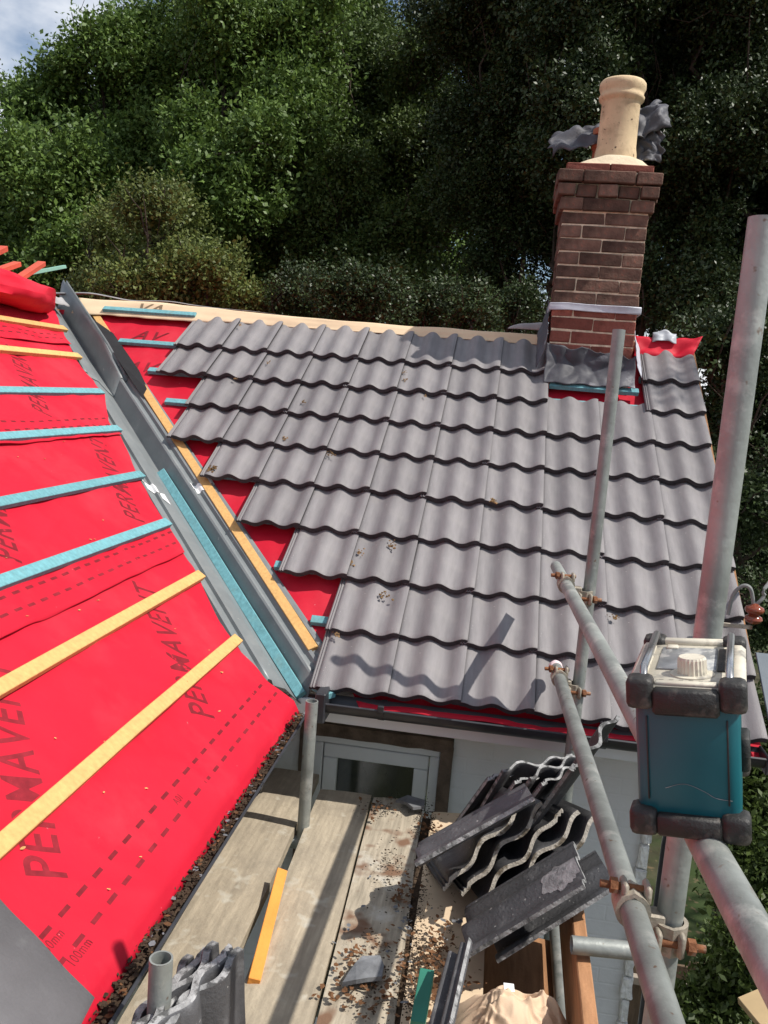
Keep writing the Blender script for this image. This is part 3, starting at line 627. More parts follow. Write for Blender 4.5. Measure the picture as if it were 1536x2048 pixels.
def soakerR(a, b):
    y = YC - .04 + .3 * a; zr = RP(0, y / CT, -.01)[2]; return (CX1 + .012 + .05 * b ** 2 + .008 * abs(N3(a * 5, b * 4)), y, zr + .15 - .15 * b)
sheet('lead_soaker', 14, 10, soakerR, M_LEADL, chim, .003)
# loose flap of membrane at the right end of the ridge
def flap(a, b):
    x = .84 + (.36 + .06 * b) * a; v = .02 + .13 * b; return RP(x, v, -.07 + .05 * b + .05 * max(0, a - .72) * 2 + .02 * N3(a * 5, b * 3, 2)) + np.array([0, 0, .02 * b * (.6 + .4 * abs(2 * a - 1))])
sheet('membrane_flap', 24, 10, flap, M_RED, house, .002)
def flapw(a, b):
    x = .95 + .15 * a; return RP(x, .11 + .07 * b + .02 * N3(a * 3, 2), -.015 + .02 * math.sin(a * 3.1) + .03 * b + .012 * N3(a * 3, b * 2))
sheet('film_scrap', 20, 8, flapw, mat('pale blue grey film', (.36, .38, .42), .45, .4, var=.15), house, .002)
#END_HOUSE
# ================================================================== LOOSE THINGS ON THE ROOFS
vA, vB = onR(324, 944, -.045), onR(604, 1392, -.045)
o = beam('loose_batten', vpt(-1.79, -.006, -.03), vpt(-.665, -.006, -.026), .046, .028, (-.45, -.45, .8), M_TEAL, None, .002, .001, 1, .004); tag(o, 'long teal batten lying loose down the valley lining', 'batten')
o = beam('batten_offcut', atZ(628, 1375, 2.70), atZ(662, 1398, 2.68), .05, .03, (0, 0, 1), M_TEAL); tag(o, 'short rounded teal batten offcut at the foot of the valley', 'batten')
# roll of spare membrane at the top of the left slope
def roll(a, b):
    y = -1.75 + 1.50 * a; th_ = 2 * math.pi * b; e = min(1, (1 - a) / .18) ** .55; r0 = .108 * e + .004
    r_ = r0 * (1 + .25 * N3(y * 2.2, math.cos(th_) * 1.6, math.sin(th_) * 1.6) + .12 * N3(y * 7, math.cos(th_) * 4, math.sin(th_) * 4))
    c = LP(y, -.135 + .03 * a, .105 * e + .012); return c + np.array([1, 0, 0]) * (r_ * 1.35 * math.cos(th_)) + np.array([-.1, 0, 1.]) * (r_ * .85 * math.sin(th_))
o = sheet('membrane_bundle', 60, 28, roll, M_RED); tag(o, 'bunched up red membrane lying along the top of the bare slope', 'membrane')
xr = -3.05
def offc(px0, py0, px1, py1, y0, y1, m, nm, lab, h=.03, wd=.05):
    o = beam(nm, atY(px0, py0, y0), atY(px1, py1, y1), wd, h, (0, 0, 1), m); tag(o, lab, 'batten')
offc(32, 566, 84, 532, -.72, -.30, M_REDWOOD, 'batten_offcut', 'bright red timber offcut poking over the red membrane bundle')
offc(-30, 556, 36, 533, -1.0, -.62, M_REDWOOD, 'batten_offcut', 'duller red timber offcut behind the red membrane bundle')
offc(-30, 520, 8, 502, -1.1, -.8, M_REDWOOD, 'batten_offcut', 'red timber end sticking up highest behind the membrane bundle')
offc(60, 550, 130, 537, -.2, .02, M_GREENW, 'batten_offcut', 'pale green timber offcut poking out beyond the roof top', .024, .045)
# left ridge
mk('back_slope', [(-3.2, -8.5, 4.34), (-3.2, .15, 4.34), (-5.8, .15, 2.56), (-5.8, -8.5, 2.56), (-3.2, -8.5, 4.28), (-3.2, .15, 4.28), (-5.8, .15, 2.50), (-5.8, -8.5, 2.50)], [(0, 3, 2, 1), (4, 5, 6, 7), (0, 1, 5, 4), (2, 3, 7, 6), (1, 2, 6, 5), (3, 0, 4, 7)], M_RED, house)
mk('ridge_board', [(-3.20, -9, 4.10), (-3.17, -9, 4.10), (-3.17, .3, 4.10), (-3.20, .3, 4.10), (-3.20, -9, 4.36), (-3.17, -9, 4.36), (-3.17, .3, 4.36), (-3.20, .3, 4.36)], [(0, 1, 5, 4), (1, 2, 6, 5), (2, 3, 7, 6), (3, 0, 4, 7), (4, 5, 6, 7)], M_BROWNW, house)
def crump(a, b): return np.array([-3.10 + .14 * (a - .5), -.28 + .36 * b, 4.44 + .03 * N3(a * 4, b * 4) - .12 * abs(a - .5)])
sheet('film_crumple', 14, 20, crump, M_GREYP, house, .002)
# grey tile lying on the red slope close by
def solve3(A, B, C, DA, wd, ln, sb=1, sc=1):
    """tile from three corners seen in the photo: A-B is its width, A-C its length; sb, sc: other corner farther (+1) or nearer (-1)"""
    PA = dep(*A, DA)
    def other(Q, dist, sg):
        d = ray(*Q); a = d @ d; b = -2 * d @ (PA - CAM); c = (PA - CAM) @ (PA - CAM) - dist ** 2; q = b * b - 4 * a * c
        t = (-b + sg * math.sqrt(max(q, 0))) / (2 * a); return CAM + d * t
    PB = other(B, wd, sb); PC = other(C, ln, sc); return Vector(PA), Vector(PB), Vector(PC)
def lay(me, A, B, C, DA, label, name='loose_tile', wd=.335, ln=.417, sb=1, sc=1, group=None, flip=False, cat='roof tile'):
    PA, PB, PC = solve3(A, B, C, DA, wd, ln, sb, sc); V_ = (PC - PA).normalized(); U_ = (PB - PA); U_ = (U_ - V_ * U_.dot(V_)).normalized(); N_ = U_.cross(V_)
    o = link(bpy.data.objects.new(name, me)); s = wd / .335
    if flip: o.matrix_world = MT(PB, -U_ * s, V_, -N_) @ Matrix.Translation((.032, 0, 0))
    else: o.matrix_world = MT(PA, U_ * s, V_, N_) @ Matrix.Translation((.032, 0, 0))
    return tag(o, label, cat, group)
pA = onL(187, 1998, .05); yA = pA[1]; sA = (pA[0] - .05 * ST - XV) / CT
bm = bmesh.new()
def slab(a, b): return LP(yA - .42 * a + .03 * b, sA - .335 * b + .05 * a, .045 + .0015 * math.cos(b * 12.6) + .012 * b)
V = []; F = []
for j in range(21):
    for i in range(3): V.append(slab(i / 2, j / 20))
for j in range(20):
    for i in range(2): F.append((j * 3 + i, j * 3 + i + 1, j * 3 + i + 4, j * 3 + i + 3))
o = mk('loose_tile', V, F, mat('smooth dark tile face', (.125, .12, .125), .5, .4, var=.12, vscale=6, bump=.2, bscale=120, stain=(.2, .2, .2), sscale=9, sthr=(.62, .75), samt=.5), None, True); md = o.modifiers.new('t', 'SOLIDIFY'); md.thickness = .016; md.offset = 0
tag(o, 'grey tile lying flat on the red membrane slope above the gutter', 'roof tile')
# clumps of dry moss fallen on the tiles
def clump(P, r, sd, n=16, flat=.55):
    rr = random.Random(sd); bm = bmesh.new()
    for _ in range(n):
        c = Vector((rr.gauss(0, r * .5), rr.gauss(0, r * .5), abs(rr.gauss(0, r * .2)))); q = bmesh.ops.create_icosphere(bm, subdivisions=1, radius=r * rr.uniform(.1, .3), matrix=Matrix.Translation(c))
        for v in q['verts']: v.co += Vector((rr.uniform(-1, 1), rr.uniform(-1, 1), rr.uniform(-1, 1))) * r * .13
    M_ = MT(P, (1, 0, 0), (0, CT, ST), NR)
    for v in bm.verts: v.co.z *= flat; v.co = M_ @ v.co
    return bm
for i, (px, py, r) in enumerate(((480, 650, .014), (535, 725, .018), (470, 757, .012), (607, 803, .018), (570, 878, .02), (662, 908, .02), (425, 937, .03), (985, 1002, .026), (785, 1090, .026), (720, 1105, .02), (703, 1128, .022), (768, 1192, .024), (676, 1268, .018), (808, 745, .014), (810, 760, .016), (1230, 1235, .02), (850, 792, .012))):
    o = bmk('moss_clump', clump(Vector(onR(px, py, -.024)), r, i), M_MOSS); tag(o, 'small clump of dry brown moss fallen on the grey roof tiles', 'moss', 'moss clumps on the tiles')

# ================================================================== SCAFFOLD
R_ = .0242
sc_ = thing('scaffold', (.45, -4.2, 0), 'galvanised steel scaffold tubes clamped together around the eaves', 'scaffold')
T3 = dep(1185, 1050, 3.28); T3[1] = -2.41; T4 = dep(1420, 1250, 1.55); T1 = dep(616, 1520, 3.4); T2 = dep(322, 1925, 1.78)
zt4 = dep(1521, 458, 1.55)[2]; zt1 = dep(630, 1396, 3.4)[2]; zt2 = dep(322, 1915, 1.78)[2]
lean3 = np.array([.004, .02]); lean4 = np.array([.0, .0])
pipe('standard', (T3[0], -2.47 - .13, 0), (dep(1238, 660, 3.32)[0], -2.31, dep(1238, 660, 3.32)[2]), R_, M_GALV, sc_)
pipe('standard', (T4[0], T4[1], 0), (T4[0] - .0, T4[1] + .01, zt4), R_, M_GALV, sc_)
pipe('standard', (T1[0], T1[1], 0), (T1[0], T1[1], zt1), R_, M_GALV, sc_)
pipe('standard', (T2[0], T2[1], 0), (T2[0], T2[1], zt2), R_, M_GALV, sc_)
R1a = dep(1112, 1133, 3.85); R1b = dep(1440, 1740, 1.136)
R2a = dep(1112, 1335, 3.6); R2b = dep(1268, 1830, 1.60)
def ext(a, b, y): t = (y - a[1]) / (b[1] - a[1]); return a + (b - a) * t
pipe('guard_rail', R1a, ext(R1a, R1b, -5.25), R_, M_GALV, sc_)
pipe('guard_rail', R2a, ext(R2a, R2b, -5.4), R_, M_GALV, sc_)
bm = bmesh.new(); q = bmesh.ops.create_icosphere(bm, subdivisions=3, radius=.03)
for v in bm.verts: v.co = Vector((v.co.x, v.co.y * 1.3, v.co.z)) * (1 + .18 * N3(v.co.x * 40, v.co.y * 40, v.co.z * 40)) + Vector(R2a)
bmk('taped_end', bm, mat('pale pink tape', (.78, .62, .64), .5, .3, var=.1, bump=.6, bscale=60), sc_, True)
# transoms under the boards
ZB = 2.25
pipe('transom', (-1.0, -2.62, ZB - .07), (.62, -2.62, ZB - .07), R_, M_GALV, sc_)
tr0 = dep(1165, 1893, 2.4); pipe('transom', (-.95, tr0[1], ZB - .07), (.42, tr0[1], ZB - .07), R_, M_GALV, sc_)
pipe('transom', (tr0[0] - .03, tr0[1], tr0[2]), (.60, tr0[1] + .02, tr0[2]), R_, M_GALV, sc_)
pipe('transom', (-.95, T4[1] - .06, ZB - .07), (.62, T4[1] - .06, ZB - .07), R_, M_GALV, sc_)
pipe('ledger', (T4[0] - .05, -2.2, ZB - .12), (T4[0] - .05, -6, ZB - .12), R_, M_GALV, sc_)
def coupler(ca, da, cb, db):
    """two-band clamp holding tube A (centre ca, direction da) to tube B"""
    ca, cb = Vector(ca), Vector(cb); da, db = Vector(da).normalized(), Vector(db).normalized()
    ln = cb - ca; out = Vector((ln.x, ln.y, 0)).normalized(); bm = bmesh.new()
    def band(c, d, w=.056):
        x, d, z = frame(d, out); n = 26
        for r0, r1 in ((R_ + .0005, R_ + .0085),):
            rings = []
            for e in (-w / 2, w / 2):
                for rr in (r0, r1): rings.append([bm.verts.new(c + d * e + (x * math.cos(2 * math.pi * k / n) + z * math.sin(2 * math.pi * k / n)) * rr * (1.0 + (.10 if k % 13 == 0 else 0))) for k in range(n)])
            a0, a1, b0, b1 = rings
            for k in range(n):
                j = (k + 1) % n
                for q in ((a1[k], a1[j], b1[j], b1[k]), (a0[k], a1[k], a1[j] , a0[j]), (b0[k], b0[j], b1[j], b1[k])): f = bm.faces.new(q); f.smooth = True
    band(ca, da); band(cb, db)
    mid = (ca + cb) / 2; x, d, z = frame(da, out); gap = max(.012, ln.length - 2 * R_)
    bbox(bm, MT(mid, x, d, z), .036, .040, gap + .012, .004)
    o = bmk('coupler', bm, M_FORGED, sc_, True, 35)
    for c, dd, sg in ((ca, da, -1), (cb, db, 1)):
        off = dd.cross(out).normalized()
        if off.dot(Vector((0, -1, 1.2))) < 0: off = -off
        base = c + off * (R_ + .009); ax = out * sg
        b2 = bmesh.new(); tubebm(b2, base - ax * .036, base + ax * .060, .0072, 10); bmk('bolt', b2, M_RUST, o, True)
        b2 = bmesh.new(); tubebm(b2, base + ax * .028, base + ax * .042, .0145, 6); bmk('nut', b2, M_RUST, o)
        for e in (.016, -.026):
            b2 = bmesh.new(); bbox(b2, MT(base + ax * e - off * .004, ax, dd, off), .013, .046, .036, .005); bmk('band_lug', b2, M_FORGED, o, True, 50)
    return o
d1 = (R1b - R1a); d2 = (R2b - R2a)
coupler(ext(R1a, R1b, T3[1]), d1, (T3[0] + .004, T3[1] + .014, ext(R1a, R1b, T3[1])[2] - .045), (0, 0, 1))
coupler(ext(R2a, R2b, T3[1]), d2, (T3[0] + .003, T3[1] + .01, ext(R2a, R2b, T3[1])[2] - .045), (0, 0, 1))
e2 = ext(R2a, R2b, T4[1]); coupler(e2, d2, (T4[0], T4[1], e2[2] - .045), (0, 0, 1))
# boards
def board(pts, z, m, label, ht=.038, name='scaffold_board'):
    """pts: left-far, right-far, right-near, left-near corners in plan; top face at z"""
    bm = bmesh.new(); P = [Vector((p[0], p[1], z)) for p in pts]; nU, nV = 5, 24; g = []
    for j in range(nV + 1):
        row = []
        for i in range(nU + 1):
            a, b = i / nU, j / nV; p = (P[0] * (1 - a) + P[1] * a) * (1 - b) + (P[3] * (1 - a) + P[2] * a) * b
            p += Vector((.004 * N3(b * 6, i * 0 + (3 if i == 0 else 8 if i == nU else 0), z) if i in (0, nU) else 0, 0, -.004 * abs(2 * a - 1) ** 3 + .003 * N3(p.x * 8, p.y * 2, 3))); row.append(bm.verts.new(p))
        g.append(row)
    top = [bm.faces.new((g[j][i], g[j + 1][i], g[j + 1][i + 1], g[j][i + 1])) for j in range(nV) for i in range(nU)]
    r = bmesh.ops.extrude_face_region(bm, geom=top); dn = [v for v in r['geom'] if isinstance(v, bmesh.types.BMVert)]
    for v in dn: v.co.z -= ht
    bmesh.ops.recalc_face_normals(bm, faces=bm.faces[:]); o = bmk(name, bm, m, None, True, 30)
    return tag(o, label, 'board', 'scaffold boards of the working platform')
def zpl(*q): return [atZ(px, py, ZB)[:2] for px, py in q]
a0, a1 = zpl((590, 1540), (592, 1650)); rE = np.array([-.60, -2.14]); rN = np.array([-.53, -5.6])
board([(-.825, -2.14), rE, rN, (-.755, -5.6)], ZB, M_BOARD, 'pale weathered scaffold board under the debris filled gutter')
aL0, aR0 = zpl((640, 1578), (745, 1590)); aR1 = np.array([-.262, -4.1])
def extp(a, b, y): t = (y - a[1]) / (b[1] - a[1]); return a + (b - a) * t
A_R = extp(aR0, aR1, -5.6)
board([aL0, aR0 - np.array([.004, 0]), A_R - np.array([.004, 0]), A_R - np.array([.229, 0])], ZB + .004, M_BOARD, 'pale weathered scaffold board beside the open end of a short tube')
bR0 = zpl((846, 1602))[0]
B_R = A_R + np.array([.218, 0])
board([aR0 + np.array([.006, -.01]), bR0, B_R, A_R + np.array([.006, 0])], ZB, M_BOARDW, 'whitewashed scaffold board covered in brown leaf litter')
board([(-.075, -2.32), (.155, -2.28), (.215, -5.6), (-.012, -5.6)], ZB - .012, M_PLY, 'pale new board under the heap of old tiles')
board([(.12, -2.9), (.415, -2.9), (.45, -5.6), (.19, -5.6)], ZB - .13, M_BROWNW, 'dark brown board added in the shaded gap along the foot of the toe board')  # added board, set low to keep the gap by the toe board dark
# toe board on edge
t0 = atZ(1158, 1832, ZB + .21); t1 = atZ(1183, 2048, ZB + .21); tx = (t1 - t0) / abs(t1[1] - t0[1])
o = beam('toe_board', (t0[0], t0[1] + .35, ZB - .02), t0 + tx * 2.4 - np.array([0, 0, .23]), .04, .235, (0, 0, 1), M_BROWNW, None, .003, .001, 1, .004); tag(o, 'brown timber toe board standing on edge beside the platform', 'board')
bm = bmesh.new()
# sticks, shards and cloth
o = beam('batten_offcut', atZ(562, 1752, ZB + .03), atZ(505, 1975, ZB - .01), .036, .03, (.2, 0, 1), M_ORANGE); tag(o, 'bright orange batten offcut leaning in the gap between two boards', 'batten')
o = beam('timber_offcut', atZ(852, 1968, ZB + .06), atZ(832, 2075, ZB + .05), .04, .05, (0, 0, 1), mat('dark green timber', (.03, .17, .12), .6, .3, var=.2)); tag(o, 'dark green timber offcut among the brown leaves', 'batten')
def shard(name, pts, z, th_, m, label, cat):
    bm = bmesh.new(); P = [Vector(atZ(px, py, z)) for px, py in pts]; c = sum(P, Vector()) / len(P)
    top = [bm.verts.new(p + Vector((0, 0, .012 * math.cos((p - c).x * 30)))) for p in P]; f = bm.faces.new(top)
    r = bmesh.ops.extrude_face_region(bm, geom=[f]); [setattr(v, 'co', v.co - Vector((0, 0, th_))) for v in r['geom'] if isinstance(v, bmesh.types.BMVert)]
    bmesh.ops.recalc_face_normals(bm, faces=bm.faces[:]); o = bmk(name, bm, m); return tag(o, label, cat)
shard('tile_shard', [(685, 1964), (697, 1946), (712, 1928), (724, 1918), (760, 1914), (768, 1930), (764, 1952), (735, 1962), (712, 1966)], ZB + .03, .014, M_SLATE, 'broken grey tile shard lying on the leaf strewn board', 'tile shard')
shard('tile_shard', [(792, 1597), (815, 1594), (850, 1600), (848, 1612), (826, 1620), (812, 1608)], ZB + .035, .012, M_SLATE, 'broken grey tile shard at the far end of the boards by the window', 'tile shard')
lay(ME_OLDD, (905, 2052), (868, 2050), (925, 1962), 2.02, 'grey ribbed tile standing behind the tan cloth', wd=.10, ln=.20)
# cloth bundle
cl = np.array(atZ(1025, 2040, ZB + .06))
rc_ = random.Random(4); FOLD = [(rc_.uniform(-.13, .13), rc_.uniform(-.12, .12), rc_.uniform(0, math.pi), rc_.uniform(.007, .015), rc_.uniform(.007, .014), rc_.uniform(-7, 7), rc_.uniform(.07, .18)) for _ in range(30)]
def cloth(a, b):
    th_ = 2 * math.pi * a; rr = b ** .8; e = 1 + .22 * N3(math.cos(th_) * 1.5, math.sin(th_) * 1.5, 3) + .08 * N3(math.cos(th_) * 5, math.sin(th_) * 5, 5); x = .175 * rr * e * math.cos(th_); y = .145 * rr * e * math.sin(th_)
    h = .105 * (1 - rr ** 2.4) * (1 + .35 * N3(x * 9, y * 9, 2)); wx = x + .02 * N3(x * 14, y * 14, 8); wy = y + .02 * N3(x * 14, y * 14, 18)
    for cx, cy, an, am, wd, cv, ln in FOLD:
        u = (wx - cx) * math.cos(an) + (wy - cy) * math.sin(an); v_ = -(wx - cx) * math.sin(an) + (wy - cy) * math.cos(an) + cv * u * u
        h += am * math.exp(-(v_ / wd) ** 2) * math.exp(-(u / ln) ** 2) * (1 - .5 * rr ** 4)
    return cl + np.array([x, y, -.055 + h])
o = sheet('cloth', 200, 110, cloth, M_CLOTH); tag(o, 'crumpled tan cotton cloth heaped on the platform', 'cloth')
P0 = Vector(cloth(.3, .25)) + Vector((0, -.004, .004)); bm = bmesh.new(); bbox(bm, MT(P0, (.95, .2, -.1), (-.15, .8, .5), (.1, -.5, .8)), .03, .022, .002); lb = bmk('care_label', bm, M_WHITE, o)

# ---- heap of old tiles
def lay_dir(me, P, U_, V_, label, group=None, wd=.335, flip=False):
    V_ = Vector(V_).normalized(); U_ = Vector(U_); U_ = (U_ - V_ * U_.dot(V_)).normalized(); P = Vector(P); N_ = U_.cross(V_); k = wd / .335
    o = link(bpy.data.objects.new('loose_tile', me))
    if flip: P = P + U_ * wd; U_ = -U_; N_ = -N_
    o.matrix_world = MT(P, U_ * k, V_, N_) @ Matrix.Translation((.032, 0, 0)); return tag(o, label, 'roof tile', group)
def smear(tile, u0, u1, v0, v1, seed):
    pf = tprof(); pu = [p[0] for p in pf]; ph_ = [p[1] for p in pf]; V = []; F = []; n = 18
    for j in range(n + 1):
        for i in range(n + 1):
            a, b = i / n * 2 - 1, j / n * 2 - 1; q = math.hypot(a, b) + 1e-6; k = max(abs(a), abs(b)) / q * (.78 + .45 * N3(math.atan2(b, a) * 1.3, seed, 1) + .2 * N3(math.atan2(b, a) * 5, seed, 4))
            u = (u0 + u1) / 2 + a * k * (u1 - u0) / 2; v = min(TL - .004, (v0 + v1) / 2 + b * k * (v1 - v0) / 2); V.append((u, v, float(np.interp(u, pu, ph_)) + .0012))
    for j in range(n):
        for i in range(n): c = j * (n + 1) + i; F.append((c, c + 1, c + n + 2, c + n + 1))
    me = bpy.data.meshes.new('mortar_smear'); me.from_pydata(V, [], F); me.materials.append(mat('dried mortar smear', (.30, .29, .30), .85, .2, var=.35, vscale=30, bump=.5, bscale=80, stain=(.14, .14, .145), sscale=22, sthr=(.5, .62)))
    o = link(bpy.data.objects.new('mortar_smear', me)); o.parent = tile; return o
lay(ME_OLDD, (978, 1836), (990, 1940), (1192, 1702), 2.88, 'old tile lying under the flat dark tile, its end showing', sb=-1, sc=-1)
ft_ = lay(ME_OLDD, (932, 1815), (938, 1926), (1148, 1684), 2.85, 'dark old tile lying flat with a pale smear near its end', sb=-1, sc=-1)
smear(ft_, .05, .24, .27, .43, 3.3)
PALE = ['leaning old tile with a pale wavy end, right under the tile lying across', 'second pale ended leaning tile down from the one lying across', 'middle tile of the five leaning with pale wavy ends', 'pale ended leaning tile next but one to the flat dark tile', 'pale ended leaning tile touching the flat dark tile']
for i in range(5):
    pa = dep(884 + 37 * i, 1778 + 10 * i, 2.86 - .012 * i); pb = dep(1086 + 39 * i, 1600 + 7 * i, 2.83 - .012 * i)
    lay_dir(ME_OLD, pa, pb - pa, (-.20 + .02 * random.uniform(-1, 1), .97, -.36), PALE[i], 'row of leaning tiles with pale wavy ends', .40, i == 2)
at_ = lay(ME_OLDD, (808, 1756), (838, 1688), (1047, 1622), 2.66, 'old tile lying slantwise across the tops of the leaning tiles', sb=1, sc=-1, flip=True)
PROP = ['propped dark tile on the window side of the bundle by the wall', 'second propped tile of the wall bundle from the window side', 'middle propped tile of the wall bundle', 'propped tile of the wall bundle next but one to the scaffold upright', 'propped tile of the wall bundle closest to the scaffold upright']
for i in range(5):
    pa = dep(974 + 27 * i, 1547 + (9, -14, 16, 2, 20)[i], 3.20 - .03 * i); pc = atZ(902 + 22 * i, 1656 + 9 * i, ZB + .03 + .012 * i); V_ = pc - pa
    U_ = np.array([-V_[1], V_[0], 0]) * -1.0 if V_[1] < 0 else np.array([V_[1], -V_[0], 0]); U_ = U_ / np.linalg.norm(U_) + np.array([0, 0, random.uniform(-.05, .15)])
    lay_dir(ME_OLDD, pa, U_, V_, PROP[i], 'bundle of dark tiles propped by the wall', .335, i in (1, 3))
pq = Vector(dep(1086, 1622, 2.92)); pw = Vector(dep(1152, 1530, 2.75)); V_ = (pw - pq).normalized(); U_ = Vector(ray(1120, 1580)).normalized(); U_ = (U_ - V_ * U_.dot(V_)).normalized()
o = link(bpy.data.objects.new('loose_tile', ME_OLDD)); o.matrix_world = MT(pw - V_ * TL, U_, V_, U_.cross(V_)); tag(o, 'single old tile seen edge on beside the scaffold upright', 'roof tile')
# ---- stack by the short tube at the gutter
STK = ['upright old tile showing its whole dark face, outermost of the gutter stack', 'second upright tile in the gutter stack, behind the one with its face showing', 'middle upright tile of the gutter stack', 'upright tile of the gutter stack next but one to the short tube', 'upright tile of the gutter stack touching the short open tube']
for i in range(5):
    pa = dep(490 - 25 * i, 1900 + (0, -10, -14, -4, 12)[i], 1.93 + .008 * i); ub = atZ(292 - 12 * i + (0, 9, -8, 6, 0)[i], 2048, pa[2]) - pa
    lay_dir(ME_THICK, pa, ub, (.06 + .012 * i, .10, -1), STK[i], 'stack of upright tiles beside the gutter', .335, i % 2 == 0)

# ================================================================== RADIO on the rail
def rmat():
    P = ext(R1a, R1b, 0); yaw = math.radians(-14); rollr = math.radians(-8.5)
    Y = Vector((math.sin(-yaw), math.cos(yaw), 0)); X = Vector((math.cos(yaw), -math.sin(-yaw), 0)); Z = Vector((0, 0, 1))
    q = Matrix.Rotation(rollr, 3, Y); X = q @ X; Z = q @ Z
    c = Vector(dep(1379, 1672, 1.19)); return c, X, Y, Z
rc, rX, rY, rZ = rmat()
rad = thing('jobsite_radio', rc, 'dusty teal jobsite radio with black rubber bumpers resting on the scaffold rail', 'radio')
RW, RL, RH = .152, .27, .208
def rp(x, y, z): return rc + rX * x + rY * y + rZ * z
def rbox(name, x, y, z, sx, sy, sz, bev, m, parent=None, jit=0., smooth=True):
    bm = bmesh.new(); bbox(bm, MT(rp(x, y, z), rX, rY, rZ), sx, sy, sz, bev, 0, jit); return bmk(name, bm, m, parent or rad, smooth, 50)
body = rbox('body', 0, RL / 2, RH / 2, RW - .016, RL - .016, RH - .02, .014, M_RADIO)
mid = rbox('top_panel', 0, RL / 2, RH - .012, RW - .02, RL - .02, .02, .004, M_CREAM)
for sx in (-1, 1):
    for yy in (.014, RL - .014):
        rbox('corner_bumper', sx * (RW / 2 - .016), yy, RH - .012, .036, .038, .044, .008, M_RUBBER)
        rbox('corner_bumper', sx * (RW / 2 - .016), yy, .014, .038, .042, .040, .009, M_RUBBER)
    rbox('side_rail', sx * (RW / 2 - .010), RL / 2, RH - .006, .022, RL - .08, .022, .006, M_CREAM)
    bm = bmesh.new(); curve_tube(bm, [rp(sx * (RW / 2 - .02), .02, RH + .002), rp(sx * (RW / 2 - .02), .035, RH + .017), rp(sx * (RW / 2 - .02), RL - .035, RH + .017), rp(sx * (RW / 2 - .02), RL - .02, RH + .002)], .0055, 10); bmk('roll_bar', bm, M_CHROME, rad, True)
for yy, zz, sz in ((.006, RH - .022, .040), (.006, .012, .034), (RL - .008, RH - .014, .03), (RL - .008, .012, .034)):
    rbox('bumper', 0, yy, zz, RW - .066, .024, sz * .9, .004, M_RUBBER)
rbox('front_lip', 0, .020, RH - .001, RW - .07, .014, .006, .002, M_CREAM)
rbox('back_lip', 0, RL - .022, RH + .001, RW - .06, .016, .012, .003, M_CREAM)
scr = rbox('display', -.004, RL * .56, RH - .001, .082, .125, .004, .001, M_LCD)
rbox('dark_panel', .046, RL * .56, RH - .0008, .015, .125, .004, .001, M_RUBBER)
rbox('mode_button', -.03, RL * .78, RH + .002, .018, .018, .005, .002, M_CREAM)
bm = bmesh.new(); n = 44; kc = (.006, .072)
def kring(r, z, rib): return [bm.verts.new(rp(kc[0] + (r + (rib if k % 2 else 0)) * math.cos(2 * math.pi * k / n), kc[1] + (r + (rib if k % 2 else 0)) * math.sin(2 * math.pi * k / n), z)) for k in range(n)]
rr_ = [kring(.030, RH - .003, 0), kring(.030, RH, 0), kring(.0205, RH + .0005, -.0014), kring(.0195, RH + .021, -.0014), kring(.0175, RH + .024, 0), kring(.013, RH + .0235, 0)]
for a, b in zip(rr_, rr_[1:]):
    for k in range(n): bm.faces.new((a[k], a[(k + 1) % n], b[(k + 1) % n], b[k]))
bm.faces.new(rr_[-1]); bmk('knob', bm, M_CREAM, rad)

# seams, latch and long scratch on the near end
for x in (-.052, .052): rbox('seam', x, .0068, RH * .5, .0022, .003, RH - .09, .0004, M_RUBBER)
rbox('latch', RW / 2 - .004, RL * .35, RH * .45, .016, .05, .05, .004, M_RUBBER); rbox('latch', RW / 2 - .005, RL * .7, RH * .3, .012, .04, .04, .004, M_RUBBER)
bm = bmesh.new(); curve_tube(bm, smooth_pts([rp(-.03, .0072, .062), rp(-.005, .0072, .070), rp(.02, .0072, .062), rp(.035, .0072, .054), rp(.056, .0072, .052)]), .00035, 5); bmk('scratch', bm, M_LCD, rad)
for k in range(8): rbox('knob_mark', kc[0] - .052 + .013 * k, .030, RH + .0002, .006, .003, .001, 0, M_RUBBER)
# ================================================================== DEBRIS
def leafstuff(name, pts, size, m, label, cat, seed, curl=.4):
    rg = np.random.default_rng(seed); n = len(pts); P = np.array(pts)
    V = np.zeros((n, 6, 3)); az = rg.uniform(0, 2 * np.pi, n); L_ = size * rg.uniform(.5, 1.3, n); W_ = L_ * rg.uniform(.35, .7, n)
    base = np.array([[-.5, 0], [-.15, .5], [.25, .42], [.5, 0], [.2, -.45], [-.2, -.5]])
    z = rg.normal(0, curl, (n, 6)) * (L_ * .35)[:, None]
    for k in range(6):
        x = base[k, 0] * L_; y = base[k, 1] * W_; V[:, k, 0] = P[:, 0] + x * np.cos(az) - y * np.sin(az); V[:, k, 1] = P[:, 1] + x * np.sin(az) + y * np.cos(az); V[:, k, 2] = P[:, 2] + np.abs(z[:, k]) + .002
    F = []
    for i in range(n): b = i * 6; F += [(b, b + 1, b + 5), (b + 1, b + 4, b + 5), (b + 1, b + 2, b + 4), (b + 2, b + 3, b + 4)]
    o = mk(name, V.reshape(-1, 3), F, m); return tag(o, label, cat, None, 'stuff')
rg = np.random.default_rng(5)
